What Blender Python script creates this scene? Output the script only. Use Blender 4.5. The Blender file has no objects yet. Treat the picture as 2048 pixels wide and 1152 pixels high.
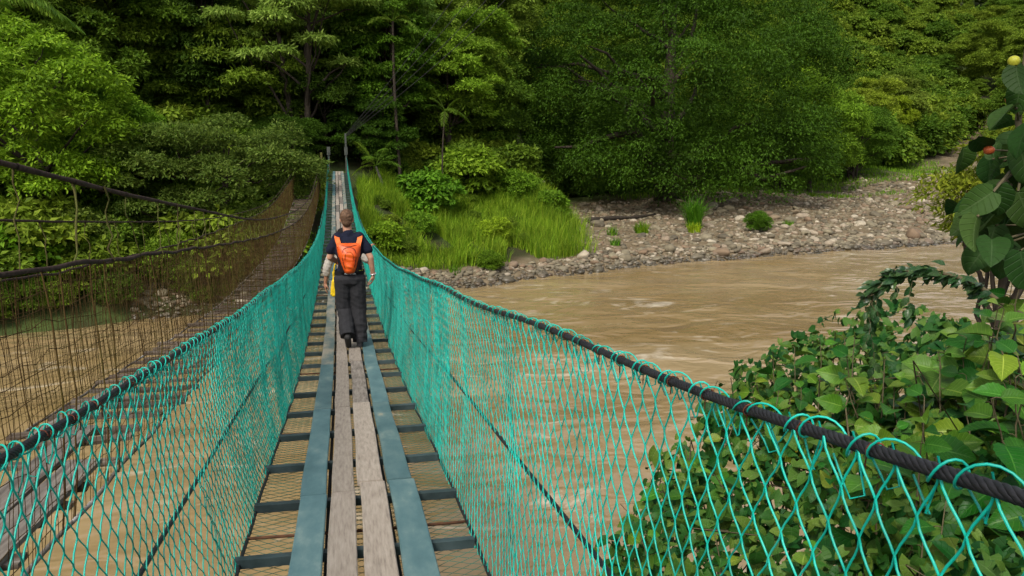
import bpy, math, random
import numpy as np
from mathutils import Vector, Matrix

sc = bpy.context.scene
# ------------------------------------------------------------------ camera, sky, sun, exposure
cam_d = bpy.data.cameras.new('camera'); cam = bpy.data.objects.new('camera', cam_d); sc.collection.objects.link(cam)
cam_d.sensor_width = 36.0; cam_d.lens = 36.0 * 1600 / 2048; cam_d.clip_start = 0.05; cam_d.clip_end = 3000
cam.location = (0, 0, 7.0)
cam.rotation_euler = (math.radians(90 - 9.474), 0, math.radians(-11.973))
sc.camera = cam
world = bpy.data.worlds.new('World'); sc.world = world; world.use_nodes = True
wn = world.node_tree.nodes; wl = world.node_tree.links
SUN_EL, SUN_AZ = math.radians(47), math.radians(-148)      # azimuth from +Y towards +X: behind the camera, to its left
sky = wn.new('ShaderNodeTexSky'); sky.sky_type = 'NISHITA'; sky.sun_disc = False
sky.sun_elevation = SUN_EL; sky.sun_rotation = SUN_AZ
sky.air_density = 0.9; sky.dust_density = 4.0; sky.ozone_density = 0.6; sky.altitude = 200
bg = wn['Background']; bg.inputs['Strength'].default_value = 0.13
wh = wn.new('ShaderNodeHueSaturation'); wh.inputs['Saturation'].default_value = 0.35      # thin overcast: a whiter sky
wl.new(sky.outputs['Color'], wh.inputs['Color']); wl.new(wh.outputs['Color'], bg.inputs['Color'])
sun_d = bpy.data.lights.new('sun', 'SUN'); sun = bpy.data.objects.new('sun', sun_d); sc.collection.objects.link(sun)
sun_d.energy = 1.5; sun_d.angle = math.radians(11); sun_d.color = (1.0, 0.92, 0.78)
sdir = Vector((math.sin(SUN_AZ) * math.cos(SUN_EL), math.cos(SUN_AZ) * math.cos(SUN_EL), math.sin(SUN_EL)))
sun.rotation_euler = (-sdir).to_track_quat('-Z', 'Y').to_euler(); sun.location = sdir * 60
vs = sc.view_settings; vs.view_transform = 'Standard'; vs.look = 'None'; vs.gamma = 1.0; vs.use_curve_mapping = False
vs.exposure = 0.85
cy = sc.cycles
cy.max_bounces = 5; cy.diffuse_bounces = 3; cy.glossy_bounces = 2; cy.transmission_bounces = 3; cy.transparent_max_bounces = 4
cy.caustics_reflective = False; cy.caustics_refractive = False; cy.use_denoising = True

# ------------------------------------------------------------------ helpers
COL = sc.collection
def nrm(v):
    return v / np.maximum(np.linalg.norm(v, axis=-1, keepdims=True), 1e-9)
def new_mesh(name, V, faces, mat=None, smooth=False, uv=None):
    V = np.asarray(V, dtype=np.float32)
    if not isinstance(faces, list): faces = [faces]
    faces = [np.asarray(f, dtype=np.int32) for f in faces if len(f)]
    me = bpy.data.meshes.new(name)
    nl = sum(f.size for f in faces); nf = sum(len(f) for f in faces)
    me.vertices.add(len(V)); me.loops.add(nl); me.polygons.add(nf)
    me.vertices.foreach_set('co', V.ravel())
    li = np.concatenate([f.ravel() for f in faces])
    me.loops.foreach_set('vertex_index', li)
    tot = np.concatenate([np.full(len(f), f.shape[1], np.int32) for f in faces])
    me.polygons.foreach_set('loop_start', np.concatenate([[0], np.cumsum(tot)[:-1]]).astype(np.int32))
    me.polygons.foreach_set('loop_total', tot)
    me.polygons.foreach_set('use_smooth', np.full(nf, bool(smooth)))
    if uv is not None:
        u = me.uv_layers.new(name='UVMap'); u.data.foreach_set('uv', np.asarray(uv, np.float32)[li].ravel())
    me.update(calc_edges=True)
    if mat: me.materials.append(mat)
    return me
class MB:
    def __init__(s): s.V = []; s.F = {}; s.n = 0
    def add(s, V, F):
        V = np.asarray(V, float).reshape(-1, 3)
        for f in (F if isinstance(F, list) else [F]):
            f = np.asarray(f)
            if len(f): s.F.setdefault(f.shape[1], []).append(f + s.n)
        s.V.append(V); s.n += len(V); return s
    def arrays(s): return np.concatenate(s.V), [np.concatenate(v) for v in s.F.values()]
    def mesh(s, name, mat=None, smooth=False):
        V, F = s.arrays(); return new_mesh(name, V, F, mat, smooth)
def link(name, me, parent=None, loc=None):
    o = bpy.data.objects.new(name, me); COL.objects.link(o)
    if parent is not None: o.parent = parent
    if loc is not None: o.location = loc
    return o
def tag(o, label=None, cat=None, group=None, kind=None):
    if label: o['label'] = label
    if cat: o['category'] = cat
    if group: o['group'] = group
    if kind: o['kind'] = kind
    return o
def thing(name, label, cat, loc=(0, 0, 0), rz=0.0, group=None):
    o = link(name, None); o.location = loc; o.rotation_euler = (0, 0, rz); o.empty_display_size = 0.2
    return tag(o, label, cat, group)
def tubes(P, r, sides=4, ref=(1, 0, 0), caps=False):
    """P (W,N,3) centre lines -> vertices, faces; r scalar, (N,) or (W,N)"""
    P = np.asarray(P, float)
    if P.ndim == 2: P = P[None]
    W, N, _ = P.shape
    T = nrm(np.gradient(P, axis=1)); ref = nrm(np.asarray(ref, float))
    A = np.cross(T, ref); bad = np.linalg.norm(A, axis=-1) < 1e-3
    if bad.any(): A[bad] = np.cross(T[bad], np.array([0.31, 0.7, 0.64]))
    A = nrm(A); B = np.cross(T, A)
    r = np.broadcast_to(np.asarray(r, float), (W, N))
    an = np.arange(sides) * 2 * np.pi / sides
    V = P[:, :, None] + r[:, :, None, None] * (np.cos(an)[None, None, :, None] * A[:, :, None] + np.sin(an)[None, None, :, None] * B[:, :, None])
    idx = np.arange(W * N * sides).reshape(W, N, sides)
    a = idx[:, :-1]; b = idx[:, 1:]
    F = np.stack([a, np.roll(a, -1, 2), np.roll(b, -1, 2), b], -1).reshape(-1, 4)
    fs = [F]
    if caps and sides == 4: fs = [np.concatenate([F, idx[:, 0, ::-1], idx[:, -1]])]
    elif caps: fs = [F, idx[:, 0, ::-1], idx[:, -1]]
    return V.reshape(-1, 3), fs
def box(cx, cy_, cz, sx, sy, sz):
    V = np.array([[x, y, z] for z in (-1, 1) for y in (-1, 1) for x in (-1, 1)], float) * np.array([sx, sy, sz]) / 2 + np.array([cx, cy_, cz])
    return V, np.array([[0, 2, 3, 1], [4, 5, 7, 6], [0, 1, 5, 4], [2, 6, 7, 3], [0, 4, 6, 2], [1, 3, 7, 5]])
def spl(xs, ys):
    """natural cubic spline"""
    x = np.asarray(xs, float); y = np.asarray(ys, float); n = len(x); h = np.diff(x)
    A = np.eye(n); b = np.zeros(n)
    for i in range(1, n - 1):
        A[i, i - 1] = h[i - 1]; A[i, i] = 2 * (h[i - 1] + h[i]); A[i, i + 1] = h[i]
        b[i] = 6 * ((y[i + 1] - y[i]) / h[i] - (y[i] - y[i - 1]) / h[i - 1])
    m = np.linalg.solve(A, b)
    def f(t):
        t = np.asarray(t, float); i = np.clip(np.searchsorted(x, t) - 1, 0, n - 2)
        d = x[i + 1] - x[i]; u = x[i + 1] - t; w = t - x[i]
        return m[i] * u**3 / (6 * d) + m[i + 1] * w**3 / (6 * d) + (y[i] / d - m[i] * d / 6) * u + (y[i + 1] / d - m[i + 1] * d / 6) * w
    return f
def vnoise(p, seed=0):
    """cheap smooth value noise of (N,2..3) points via sums of sines"""
    r = np.random.RandomState(seed); out = 0
    for k in range(5):
        w = r.normal(size=p.shape[-1]) * (1.0 + 0.7 * k); out = out + np.sin(p @ w + r.uniform(0, 6.28)) / (1 + 0.6 * k)
    return out / 2.2
def sstep(a, b, x):
    t = np.clip((x - a) / (b - a), 0, 1); return t * t * (3 - 2 * t)

# ------------------------------------------------------------------ materials
def mat_new(name):
    m = bpy.data.materials.new(name); m.use_nodes = True
    nt = m.node_tree; return m, nt, nt.nodes, nt.links, nt.nodes['Principled BSDF']
def ramp(N, stops):
    r = N.new('ShaderNodeValToRGB'); e = r.color_ramp.elements
    while len(e) < len(stops): e.new(0.5)
    for el, (p, c) in zip(e, stops): el.position = p; el.color = (*c, 1)
    return r
def surf(name, stops, scale=8.0, rough=0.7, spec=0.3, bump=0.0, bscale=None, stretch=(1, 1, 1), detail=6, metallic=0.0, coord='Object', rnd=0.0, dist=0.01, rot=0.0):
    """noise-ramped surface; rnd = value variation from object to object"""
    m, nt, N, L, B = mat_new(name)
    tc = N.new('ShaderNodeTexCoord'); mp = N.new('ShaderNodeMapping'); mp.inputs['Scale'].default_value = stretch
    mp.inputs['Rotation'].default_value = (0, 0, rot)
    oi = N.new('ShaderNodeObjectInfo')
    L.new(tc.outputs[coord], mp.inputs['Vector'])
    add = N.new('ShaderNodeVectorMath'); add.operation = 'ADD'
    mul = N.new('ShaderNodeMath'); mul.operation = 'MULTIPLY'; mul.inputs[1].default_value = 37.0
    L.new(oi.outputs['Random'], mul.inputs[0]); L.new(mp.outputs[0], add.inputs[0]); L.new(mul.outputs[0], add.inputs[1])
    nz = N.new('ShaderNodeTexNoise'); nz.inputs['Scale'].default_value = scale; nz.inputs['Detail'].default_value = detail; nz.inputs['Roughness'].default_value = 0.62
    L.new(add.outputs[0], nz.inputs['Vector'])
    r = ramp(N, stops); L.new(nz.outputs['Fac'], r.inputs['Fac'])
    out = r.outputs['Color']
    if rnd > 0:
        hs = N.new('ShaderNodeHueSaturation'); mr = N.new('ShaderNodeMapRange'); mr.inputs['To Min'].default_value = 1 - rnd; mr.inputs['To Max'].default_value = 1 + rnd
        L.new(oi.outputs['Random'], mr.inputs['Value']); L.new(mr.outputs[0], hs.inputs['Value']); L.new(out, hs.inputs['Color']); out = hs.outputs['Color']
    L.new(out, B.inputs['Base Color'])
    B.inputs['Roughness'].default_value = rough; B.inputs['Specular IOR Level'].default_value = spec; B.inputs['Metallic'].default_value = metallic
    if bump > 0:
        n2 = N.new('ShaderNodeTexNoise'); n2.inputs['Scale'].default_value = bscale or scale * 2; n2.inputs['Detail'].default_value = 5
        L.new(add.outputs[0], n2.inputs['Vector'])
        bp = N.new('ShaderNodeBump'); bp.inputs['Strength'].default_value = bump; bp.inputs['Distance'].default_value = dist
        L.new(n2.outputs['Fac'], bp.inputs['Height']); L.new(bp.outputs['Normal'], B.inputs['Normal'])
    return m
def leaf_mat(name, cols, transl=0.42, rough=0.55, spec=0.12, patch=0.25):
    """every leaf its own shade; the thing's own tint comes from its object colour"""
    m, nt, N, L, B = mat_new(name)
    g = N.new('ShaderNodeNewGeometry'); oi = N.new('ShaderNodeObjectInfo')
    r = ramp(N, [(i / max(1, len(cols) - 1), c) for i, c in enumerate(cols)])
    L.new(g.outputs['Random Per Island'], r.inputs['Fac'])
    tc = N.new('ShaderNodeTexCoord'); nz = N.new('ShaderNodeTexNoise'); nz.inputs['Scale'].default_value = patch; nz.inputs['Detail'].default_value = 3
    L.new(tc.outputs['Object'], nz.inputs['Vector'])
    mr = N.new('ShaderNodeMapRange'); mr.inputs['From Min'].default_value = 0.3; mr.inputs['From Max'].default_value = 0.7
    mr.inputs['To Min'].default_value = 0.72; mr.inputs['To Max'].default_value = 1.3; L.new(nz.outputs['Fac'], mr.inputs['Value'])
    hs = N.new('ShaderNodeHueSaturation'); L.new(r.outputs['Color'], hs.inputs['Color'])
    rv = N.new('ShaderNodeMapRange'); rv.inputs['To Min'].default_value = 0.78; rv.inputs['To Max'].default_value = 1.25; L.new(oi.outputs['Random'], rv.inputs['Value'])
    rm = N.new('ShaderNodeMath'); rm.operation = 'MULTIPLY'; L.new(mr.outputs[0], rm.inputs[0]); L.new(rv.outputs[0], rm.inputs[1]); L.new(rm.outputs[0], hs.inputs['Value'])
    rh = N.new('ShaderNodeMapRange'); rh.inputs['To Min'].default_value = 0.515; rh.inputs['To Max'].default_value = 0.475; L.new(oi.outputs['Random'], rh.inputs['Value']); L.new(rh.outputs[0], hs.inputs['Hue'])
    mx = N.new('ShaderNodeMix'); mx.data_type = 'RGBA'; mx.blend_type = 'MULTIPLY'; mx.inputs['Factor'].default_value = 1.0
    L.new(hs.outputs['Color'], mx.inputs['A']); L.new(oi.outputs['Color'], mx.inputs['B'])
    L.new(mx.outputs['Result'], B.inputs['Base Color'])
    B.inputs['Roughness'].default_value = rough; B.inputs['Specular IOR Level'].default_value = spec
    tr = N.new('ShaderNodeBsdfTranslucent'); L.new(mx.outputs['Result'], tr.inputs['Color'])
    ms = N.new('ShaderNodeMixShader'); ms.inputs[0].default_value = transl
    L.new(B.outputs[0], ms.inputs[1]); L.new(tr.outputs[0], ms.inputs[2]); L.new(ms.outputs[0], N['Material Output'].inputs['Surface'])
    return m
def bigleaf_mat(name, base, vein, nveins=9, rough=0.42, spec=0.35, rnd=0.3, hue=0.03, transl=0.2):
    """broad leaf: UV u across (-1..1 -> 0..1), v base to tip; pale midrib, side veins, quilted relief"""
    m, nt, N, L, B = mat_new(name)
    uv = N.new('ShaderNodeUVMap'); sp = N.new('ShaderNodeSeparateXYZ'); L.new(uv.outputs[0], sp.inputs[0])
    def math_(op, a, b=None, c=None):
        n = N.new('ShaderNodeMath'); n.operation = op
        for i, v in enumerate((a, b, c)):
            if v is None: continue
            if isinstance(v, (int, float)): n.inputs[i].default_value = v
            else: L.new(v, n.inputs[i])
        return n.outputs[0]
    au = math_('ABSOLUTE', math_('MULTIPLY_ADD', sp.outputs[0], 2.0, -1.0))
    ph = math_('MULTIPLY', math_('SUBTRACT', sp.outputs[1], math_('MULTIPLY', au, 0.22)), float(nveins) * 6.2832)
    cs = math_('COSINE', ph)
    side = math_('POWER', math_('MAXIMUM', cs, 0.0), 14.0)
    mid = math_('LESS_THAN', au, 0.045)
    vm = math_('MAXIMUM', math_('MULTIPLY', side, 0.55), math_('MULTIPLY', mid, 0.9))
    oi = N.new('ShaderNodeObjectInfo'); g = N.new('ShaderNodeNewGeometry')
    rv = math_('FRACT', math_('ADD', oi.outputs['Random'], g.outputs['Random Per Island']))
    mx = N.new('ShaderNodeMix'); mx.data_type = 'RGBA'; L.new(vm, mx.inputs['Factor']); mx.inputs['A'].default_value = (*base, 1); mx.inputs['B'].default_value = (*vein, 1)
    nz = N.new('ShaderNodeTexNoise'); nz.inputs['Scale'].default_value = 5; nz.inputs['Detail'].default_value = 4; L.new(uv.outputs[0], nz.inputs['Vector'])
    hs = N.new('ShaderNodeHueSaturation'); L.new(mx.outputs['Result'], hs.inputs['Color'])
    mr = N.new('ShaderNodeMapRange'); mr.inputs['To Min'].default_value = 1 - rnd; mr.inputs['To Max'].default_value = 1 + rnd; L.new(rv, mr.inputs['Value'])
    vv = math_('MULTIPLY', mr.outputs[0], math_('MULTIPLY_ADD', nz.outputs['Fac'], 0.5, 0.75)); L.new(vv, hs.inputs['Value'])
    mh = N.new('ShaderNodeMapRange'); mh.inputs['To Min'].default_value = 0.5 + hue; mh.inputs['To Max'].default_value = 0.5 - hue; L.new(rv, mh.inputs['Value']); L.new(mh.outputs[0], hs.inputs['Hue'])
    m2 = N.new('ShaderNodeMix'); m2.data_type = 'RGBA'; m2.blend_type = 'MULTIPLY'; m2.inputs['Factor'].default_value = 1.0
    L.new(hs.outputs['Color'], m2.inputs['A']); L.new(oi.outputs['Color'], m2.inputs['B'])
    col = m2.outputs['Result']
    L.new(col, B.inputs['Base Color']); B.inputs['Roughness'].default_value = rough; B.inputs['Specular IOR Level'].default_value = spec
    bp = N.new('ShaderNodeBump'); bp.inputs['Strength'].default_value = 0.6; bp.inputs['Distance'].default_value = 0.006
    L.new(math_('MULTIPLY', vm, -1.0), bp.inputs['Height']); L.new(bp.outputs['Normal'], B.inputs['Normal'])
    tr = N.new('ShaderNodeBsdfTranslucent'); L.new(col, tr.inputs['Color'])
    ms = N.new('ShaderNodeMixShader'); ms.inputs[0].default_value = transl
    L.new(B.outputs[0], ms.inputs[1]); L.new(tr.outputs[0], ms.inputs[2]); L.new(ms.outputs[0], N['Material Output'].inputs['Surface'])
    return m
def plain(name, c, rough=0.6, spec=0.3, metallic=0.0):
    k = 0.82
    return surf(name, [(0.3, tuple(x * k for x in c)), (0.7, tuple(min(1, x * 1.15) for x in c))], scale=18, rough=rough, spec=spec, metallic=metallic)

M = {}
M['leaf'] = leaf_mat('leaf_mid', [(0.052, 0.10, 0.008), (0.09, 0.165, 0.012), (0.128, 0.215, 0.016), (0.185, 0.28, 0.03)])
M['bark'] = surf('bark', [(0.3, (0.018, 0.013, 0.009)), (0.6, (0.042, 0.032, 0.022)), (0.8, (0.08, 0.07, 0.052))], scale=6, rough=0.9, bump=0.5, stretch=(1, 1, 0.3))
M['bark_pale'] = surf('bark_pale', [(0.3, (0.10, 0.09, 0.07)), (0.7, (0.26, 0.24, 0.2))], scale=5, rough=0.9, bump=0.3)
M['wire'] = surf('green_coated_wire', [(0.25, (0.01, 0.11, 0.085)), (0.42, (0.002, 0.29, 0.225)), (0.58, (0.003, 0.42, 0.33)), (0.8, (0.06, 0.5, 0.41))], scale=3.5, rough=0.42, spec=0.4, detail=12)
M['floor_wire'] = surf('weathered_floor_wire', [(0.3, (0.05, 0.07, 0.035)), (0.6, (0.04, 0.15, 0.10)), (0.8, (0.10, 0.12, 0.05))], scale=2.5, rough=0.6)
M['rope'] = surf('black_cable', [(0.3, (0.006, 0.006, 0.008)), (0.7, (0.02, 0.02, 0.023))], scale=60, rough=0.55, spec=0.35, bump=0.3, dist=0.002)
M['rust'] = surf('rusty_tie_wire', [(0.3, (0.05, 0.012, 0.006)), (0.7, (0.16, 0.045, 0.02))], scale=40, rough=0.85)
M['oldwire'] = surf('mossy_rusted_wire', [(0.3, (0.042, 0.022, 0.009)), (0.5, (0.07, 0.044, 0.014)), (0.7, (0.095, 0.085, 0.02))], scale=1.6, rough=0.85, spec=0.1)
M['oldcable'] = surf('rusted_cable', [(0.3, (0.022, 0.014, 0.012)), (0.7, (0.07, 0.045, 0.036))], scale=30, rough=0.85, spec=0.15, bump=0.5, dist=0.003)
M['moss'] = surf('mossy_hanger', [(0.3, (0.05, 0.035, 0.018)), (0.5, (0.075, 0.07, 0.022)), (0.75, (0.10, 0.12, 0.03))], scale=5, rough=0.9, spec=0.1)
M['steel'] = surf('dark_painted_steel', [(0.3, (0.016, 0.028, 0.03)), (0.65, (0.04, 0.06, 0.063)), (0.85, (0.085, 0.085, 0.075))], scale=7, rough=0.5, spec=0.4, rnd=0.25)
M['rustrod'] = surf('rusty_rod', [(0.3, (0.05, 0.022, 0.012)), (0.7, (0.13, 0.06, 0.03))], scale=12, rough=0.9)
M['teal'] = surf('teal_painted_plank', [(0.28, (0.05, 0.105, 0.118)), (0.48, (0.078, 0.15, 0.162)), (0.58, (0.105, 0.18, 0.185)), (0.66, (0.16, 0.23, 0.22)), (0.72, (0.30, 0.31, 0.24))], scale=4.0, rough=0.55, spec=0.35, stretch=(1.5, 0.6, 1.5), bump=0.25, bscale=30, rnd=0.16, dist=0.004, detail=9)
M['worn'] = surf('worn_painted_plank', [(0.32, (0.06, 0.11, 0.115)), (0.46, (0.13, 0.16, 0.145)), (0.58, (0.25, 0.235, 0.185)), (0.75, (0.3, 0.27, 0.22))], scale=3.0, rough=0.75, stretch=(2, 0.7, 2), bump=0.3, bscale=30, rnd=0.12, dist=0.004, detail=9)
M['wood'] = surf('grey_weathered_plank', [(0.22, (0.14, 0.115, 0.095)), (0.45, (0.26, 0.22, 0.18)), (0.75, (0.36, 0.315, 0.265))], scale=12, rough=0.85, stretch=(5, 0.35, 5), bump=0.45, bscale=14, rnd=0.16, dist=0.004, detail=10)
M['wood_dark'] = surf('dark_weathered_plank', [(0.25, (0.055, 0.047, 0.042)), (0.5, (0.15, 0.13, 0.11)), (0.75, (0.27, 0.24, 0.21))], scale=7, rough=0.88, stretch=(5, 0.5, 5), bump=0.5, bscale=14, rnd=0.2, dist=0.004, detail=10)
M['slat'] = surf('bleached_slat', [(0.25, (0.035, 0.024, 0.016)), (0.5, (0.085, 0.062, 0.044)), (0.66, (0.15, 0.125, 0.10)), (0.78, (0.34, 0.315, 0.29))], scale=5, rough=0.9, stretch=(0.5, 3, 3), bump=0.4, rnd=0.4)

# ------------------------------------------------------------------ terrain and river
YB_X = [-400, -60, -13.3, 6.5, 19.2, 44.6, 80, 150, 500]; YB_Y = [-60, 18, 34.2, 41.7, 48, 54.4, 62, 78, 160]
def ybank(x): return np.interp(x, YB_X, YB_Y)
def ynear(x): return np.interp(x, [-400, -20, -3, 4, 12, 60, 500], [-120, 1, 8.6, 9.4, 13, 30, 130])
def hterrain(x, y):
    x = np.asarray(x, float); y = np.asarray(y, float)
    d = y - ybank(x)
    left = np.interp(d, [-40, -3, 0, 2, 8, 15, 30, 60, 120, 200, 400], [-2.5, -1.2, 0, 1.1, 3.6, 5.9, 9.5, 24, 62, 110, 190])
    right = np.interp(d, [-40, -3, 0, 1.5, 4, 12, 35, 60, 90, 130, 200, 320, 500], [-2.5, -1.2, 0, 0.55, 0.9, 1.4, 2.6, 4.0, 9.5, 25, 68, 130, 210])
    grass = np.interp(d, [-40, -3, 0, 3.0, 5.5, 10, 18, 30, 60, 120, 200, 400], [-2.5, -1.2, 0, 0.75, 1.5, 2.8, 4.6, 7.5, 19, 58, 108, 190])
    t1 = sstep(1.5, 5.5, x); t2 = sstep(11.5, 16.5, x - 0.18 * np.clip(d, 0, 40))
    h = left * (1 - t1) + grass * t1
    h = h * (1 - t2) + right * t2
    # side stream valley climbing away on the right
    h = h + sstep(42, 95, x) * np.clip(d, 0, 60) * 0.05
    near = np.interp(y - ynear(x), [-400, -60, -12, -8, -4, 0, 3, 30], [60, 14, 5.6, 4.9, 2.6, 0, -1.2, -2.5])
    h = np.maximum(h, near)
    p = np.stack([x * 0.11, y * 0.11], -1)
    amp = np.clip(h * 0.25, 0, 1.0) * sstep(0, 12, np.abs(d))
    h = h + vnoise(p, 3) * amp + vnoise(p * 4, 4) * amp * 0.25
    return h
def axis(a, b, fine0, fine1, df, dc):
    l = [np.arange(a, fine0, dc), np.arange(fine0, fine1, df), np.arange(fine1, b + dc, dc)]; return np.concatenate(l)
gx = axis(-420, 480, -40, 100, 0.9, 9.0); gy = axis(-90, 520, -14, 110, 0.9, 9.0)
GX, GY = np.meshgrid(gx, gy); GZ = hterrain(GX, GY)
idx = np.arange(GX.size).reshape(GX.shape)
GF = np.stack([idx[:-1, :-1], idx[:-1, 1:], idx[1:, 1:], idx[1:, :-1]], -1).reshape(-1, 4)
def ground_mat():
    m, nt, N, L, B = mat_new('ground')
    at = N.new('ShaderNodeAttribute'); at.attribute_name = 'gravel'
    tc = N.new('ShaderNodeTexCoord')
    n1 = N.new('ShaderNodeTexNoise'); n1.inputs['Scale'].default_value = 0.35; n1.inputs['Detail'].default_value = 8; L.new(tc.outputs['Object'], n1.inputs['Vector'])
    soil = ramp(N, [(0.3, (0.035, 0.028, 0.015)), (0.5, (0.035, 0.05, 0.014)), (0.7, (0.055, 0.08, 0.02))]); L.new(n1.outputs['Fac'], soil.inputs['Fac'])
    n2 = N.new('ShaderNodeTexNoise'); n2.inputs['Scale'].default_value = 1.1; n2.inputs['Detail'].default_value = 10; n2.inputs['Roughness'].default_value = 0.75; L.new(tc.outputs['Object'], n2.inputs['Vector'])
    grav = ramp(N, [(0.3, (0.085, 0.057, 0.032)), (0.5, (0.15, 0.115, 0.07)), (0.7, (0.23, 0.19, 0.125))]); L.new(n2.outputs['Fac'], grav.inputs['Fac'])
    mx = N.new('ShaderNodeMix'); mx.data_type = 'RGBA'; L.new(at.outputs['Fac'], mx.inputs['Factor']); L.new(soil.outputs['Color'], mx.inputs['A']); L.new(grav.outputs['Color'], mx.inputs['B'])
    L.new(mx.outputs['Result'], B.inputs['Base Color']); B.inputs['Roughness'].default_value = 0.95; B.inputs['Specular IOR Level'].default_value = 0.15
    n3 = N.new('ShaderNodeTexNoise'); n3.inputs['Scale'].default_value = 9; n3.inputs['Detail'].default_value = 6; L.new(tc.outputs['Object'], n3.inputs['Vector'])
    bp = N.new('ShaderNodeBump'); bp.inputs['Strength'].default_value = 0.6; bp.inputs['Distance'].default_value = 0.08; L.new(n3.outputs['Fac'], bp.inputs['Height']); L.new(bp.outputs['Normal'], B.inputs['Normal'])
    return m
def gravel_mask(x, y):
    d = y - ybank(x)
    bar = sstep(13, 16, x - 0.16 * np.clip(d, 0, 60)) * sstep(-2, 0, d) * (1 - sstep(27, 36, d - np.clip(x - 42, 0, 45) * 0.2))
    strip = sstep(-2, 0, d) * (1 - sstep(2.6, 3.6, d)) * sstep(2, 5, x)
    path = sstep(70, 84, x) * (1 - sstep(4.5, 7, np.abs(d - (41 + 0.72 * (x - 87.6)))))
    return np.maximum(np.maximum(bar, strip), path)
gme = new_mesh('ground', np.stack([GX, GY, GZ], -1).reshape(-1, 3), GF, ground_mat(), True)
ga = gme.attributes.new('gravel', 'FLOAT', 'POINT'); ga.data.foreach_set('value', gravel_mask(GX, GY).ravel().astype(np.float32))
tag(link('ground', gme), kind='structure')
def water_mat():
    m, nt, N, L, B = mat_new('muddy_water')
    tc = N.new('ShaderNodeTexCoord')
    def tex(scale, sx, sy, detail, rot=0.33, dist=0.0, rough=0.6):
        mp = N.new('ShaderNodeMapping'); mp.inputs['Rotation'].default_value = (0, 0, -rot); mp.inputs['Scale'].default_value = (sx, sy, 1)
        L.new(tc.outputs['Object'], mp.inputs['Vector'])
        n = N.new('ShaderNodeTexNoise'); n.inputs['Scale'].default_value = scale; n.inputs['Detail'].default_value = detail; n.inputs['Distortion'].default_value = dist; n.inputs['Roughness'].default_value = rough
        L.new(mp.outputs[0], n.inputs['Vector']); return n.outputs['Fac']
    big = tex(0.14, 0.5, 1.0, 4, dist=1.2); r = ramp(N, [(0.35, (0.215, 0.146, 0.063)), (0.52, (0.262, 0.186, 0.09)), (0.68, (0.32, 0.238, 0.13))]); L.new(big, r.inputs['Fac'])
    w1 = tex(0.34, 0.7, 1.0, 2, dist=0.8, rough=0.5); w2 = tex(1.0, 0.75, 1.0, 2, rot=0.6, dist=0.6, rough=0.5); w3 = tex(3.0, 0.9, 1.0, 2, rot=0.1, dist=0.4, rough=0.5)
    fo = tex(0.55, 0.5, 1.0, 8, dist=1.5, rough=0.62); fz = tex(0.09, 1, 1, 3, rot=0.1)
    def math_(op, a, b):
        n = N.new('ShaderNodeMath'); n.operation = op
        for i, v in enumerate((a, b)):
            if isinstance(v, (int, float)): n.inputs[i].default_value = v
            else: L.new(v, n.inputs[i])
        return n.outputs[0]
    f = math_('ADD', fo, math_('MULTIPLY', fz, 0.35))
    mr = N.new('ShaderNodeMapRange'); mr.inputs['From Min'].default_value = 0.76; mr.inputs['From Max'].default_value = 0.90; L.new(f, mr.inputs['Value'])
    fm = math_('MULTIPLY', mr.outputs[0], 0.7)
    mx = N.new('ShaderNodeMix'); mx.data_type = 'RGBA'; L.new(fm, mx.inputs['Factor']); L.new(r.outputs['Color'], mx.inputs['A']); mx.inputs['B'].default_value = (0.62, 0.55, 0.43, 1)
    L.new(mx.outputs['Result'], B.inputs['Base Color'])
    B.inputs['Roughness'].default_value = 0.18; B.inputs['Specular IOR Level'].default_value = 0.5
    hgt = math_('ADD', math_('ADD', math_('MULTIPLY', w1, 0.8), math_('MULTIPLY', w2, 0.26)), math_('MULTIPLY', w3, 0.045))
    bp = N.new('ShaderNodeBump'); bp.inputs['Strength'].default_value = 0.8; bp.inputs['Distance'].default_value = 0.45; L.new(hgt, bp.inputs['Height']); L.new(bp.outputs['Normal'], B.inputs['Normal'])
    return m
wx = axis(-420, 480, -30, 60, 0.6, 10); wy = axis(-90, 170, 0, 60, 0.6, 10)
WX, WY = np.meshgrid(wx, wy)
fl = np.stack([WX * np.cos(0.33) + WY * np.sin(0.33), -WX * np.sin(0.33) + WY * np.cos(0.33)], -1)
WZ = 0.055 * vnoise(fl * np.array([0.55, 1.1]), 11) + 0.03 * vnoise(fl * np.array([1.4, 2.6]), 12)
idx = np.arange(WX.size).reshape(WX.shape)
WF = np.stack([idx[:-1, :-1], idx[:-1, 1:], idx[1:, 1:], idx[1:, :-1]], -1).reshape(-1, 4)
tag(link('river_water', new_mesh('river_water', np.stack([WX, WY, WZ], -1).reshape(-1, 3), WF, water_mat(), True)), kind='structure')

# ------------------------------------------------------------------ the bridge in use: curves
ZD = spl([-2, 0, 3.43, 4.69, 7, 10.2, 12.6, 14.5, 20, 26, 32, 36, 44, 52], [5.6, 5.42, 5.11, 5.0, 4.73, 4.44, 4.29, 4.2, 4.06, 4.12, 4.36, 4.6, 5.2, 5.95])
ZR = spl([-2, 0.7, 1.2, 2.4, 3.63, 6, 10.5, 14, 18, 24, 30, 36, 44, 52], [7.0, 6.63, 6.56, 6.42, 6.27, 6.02, 5.57, 5.36, 5.22, 5.2, 5.42, 5.78, 6.42, 7.22])
XC = spl([-2, 10, 14.5, 36, 52], [0.04, 0.02, 0.0, -0.10, -0.16])
HW = spl([-2, 6, 10, 14, 20, 36, 52], [0.665, 0.655, 0.62, 0.565, 0.525, 0.52, 0.52])
BOT = 0.565
def ZRS(side, y):      # the left rail hangs a little lower near this end
    return ZR(y) - (0.072 * (1 - sstep(4.0, 11.0, np.asarray(y, float))) if side < 0 else 0.0)
Y0, Y1 = -1.4, 51.6
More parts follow.
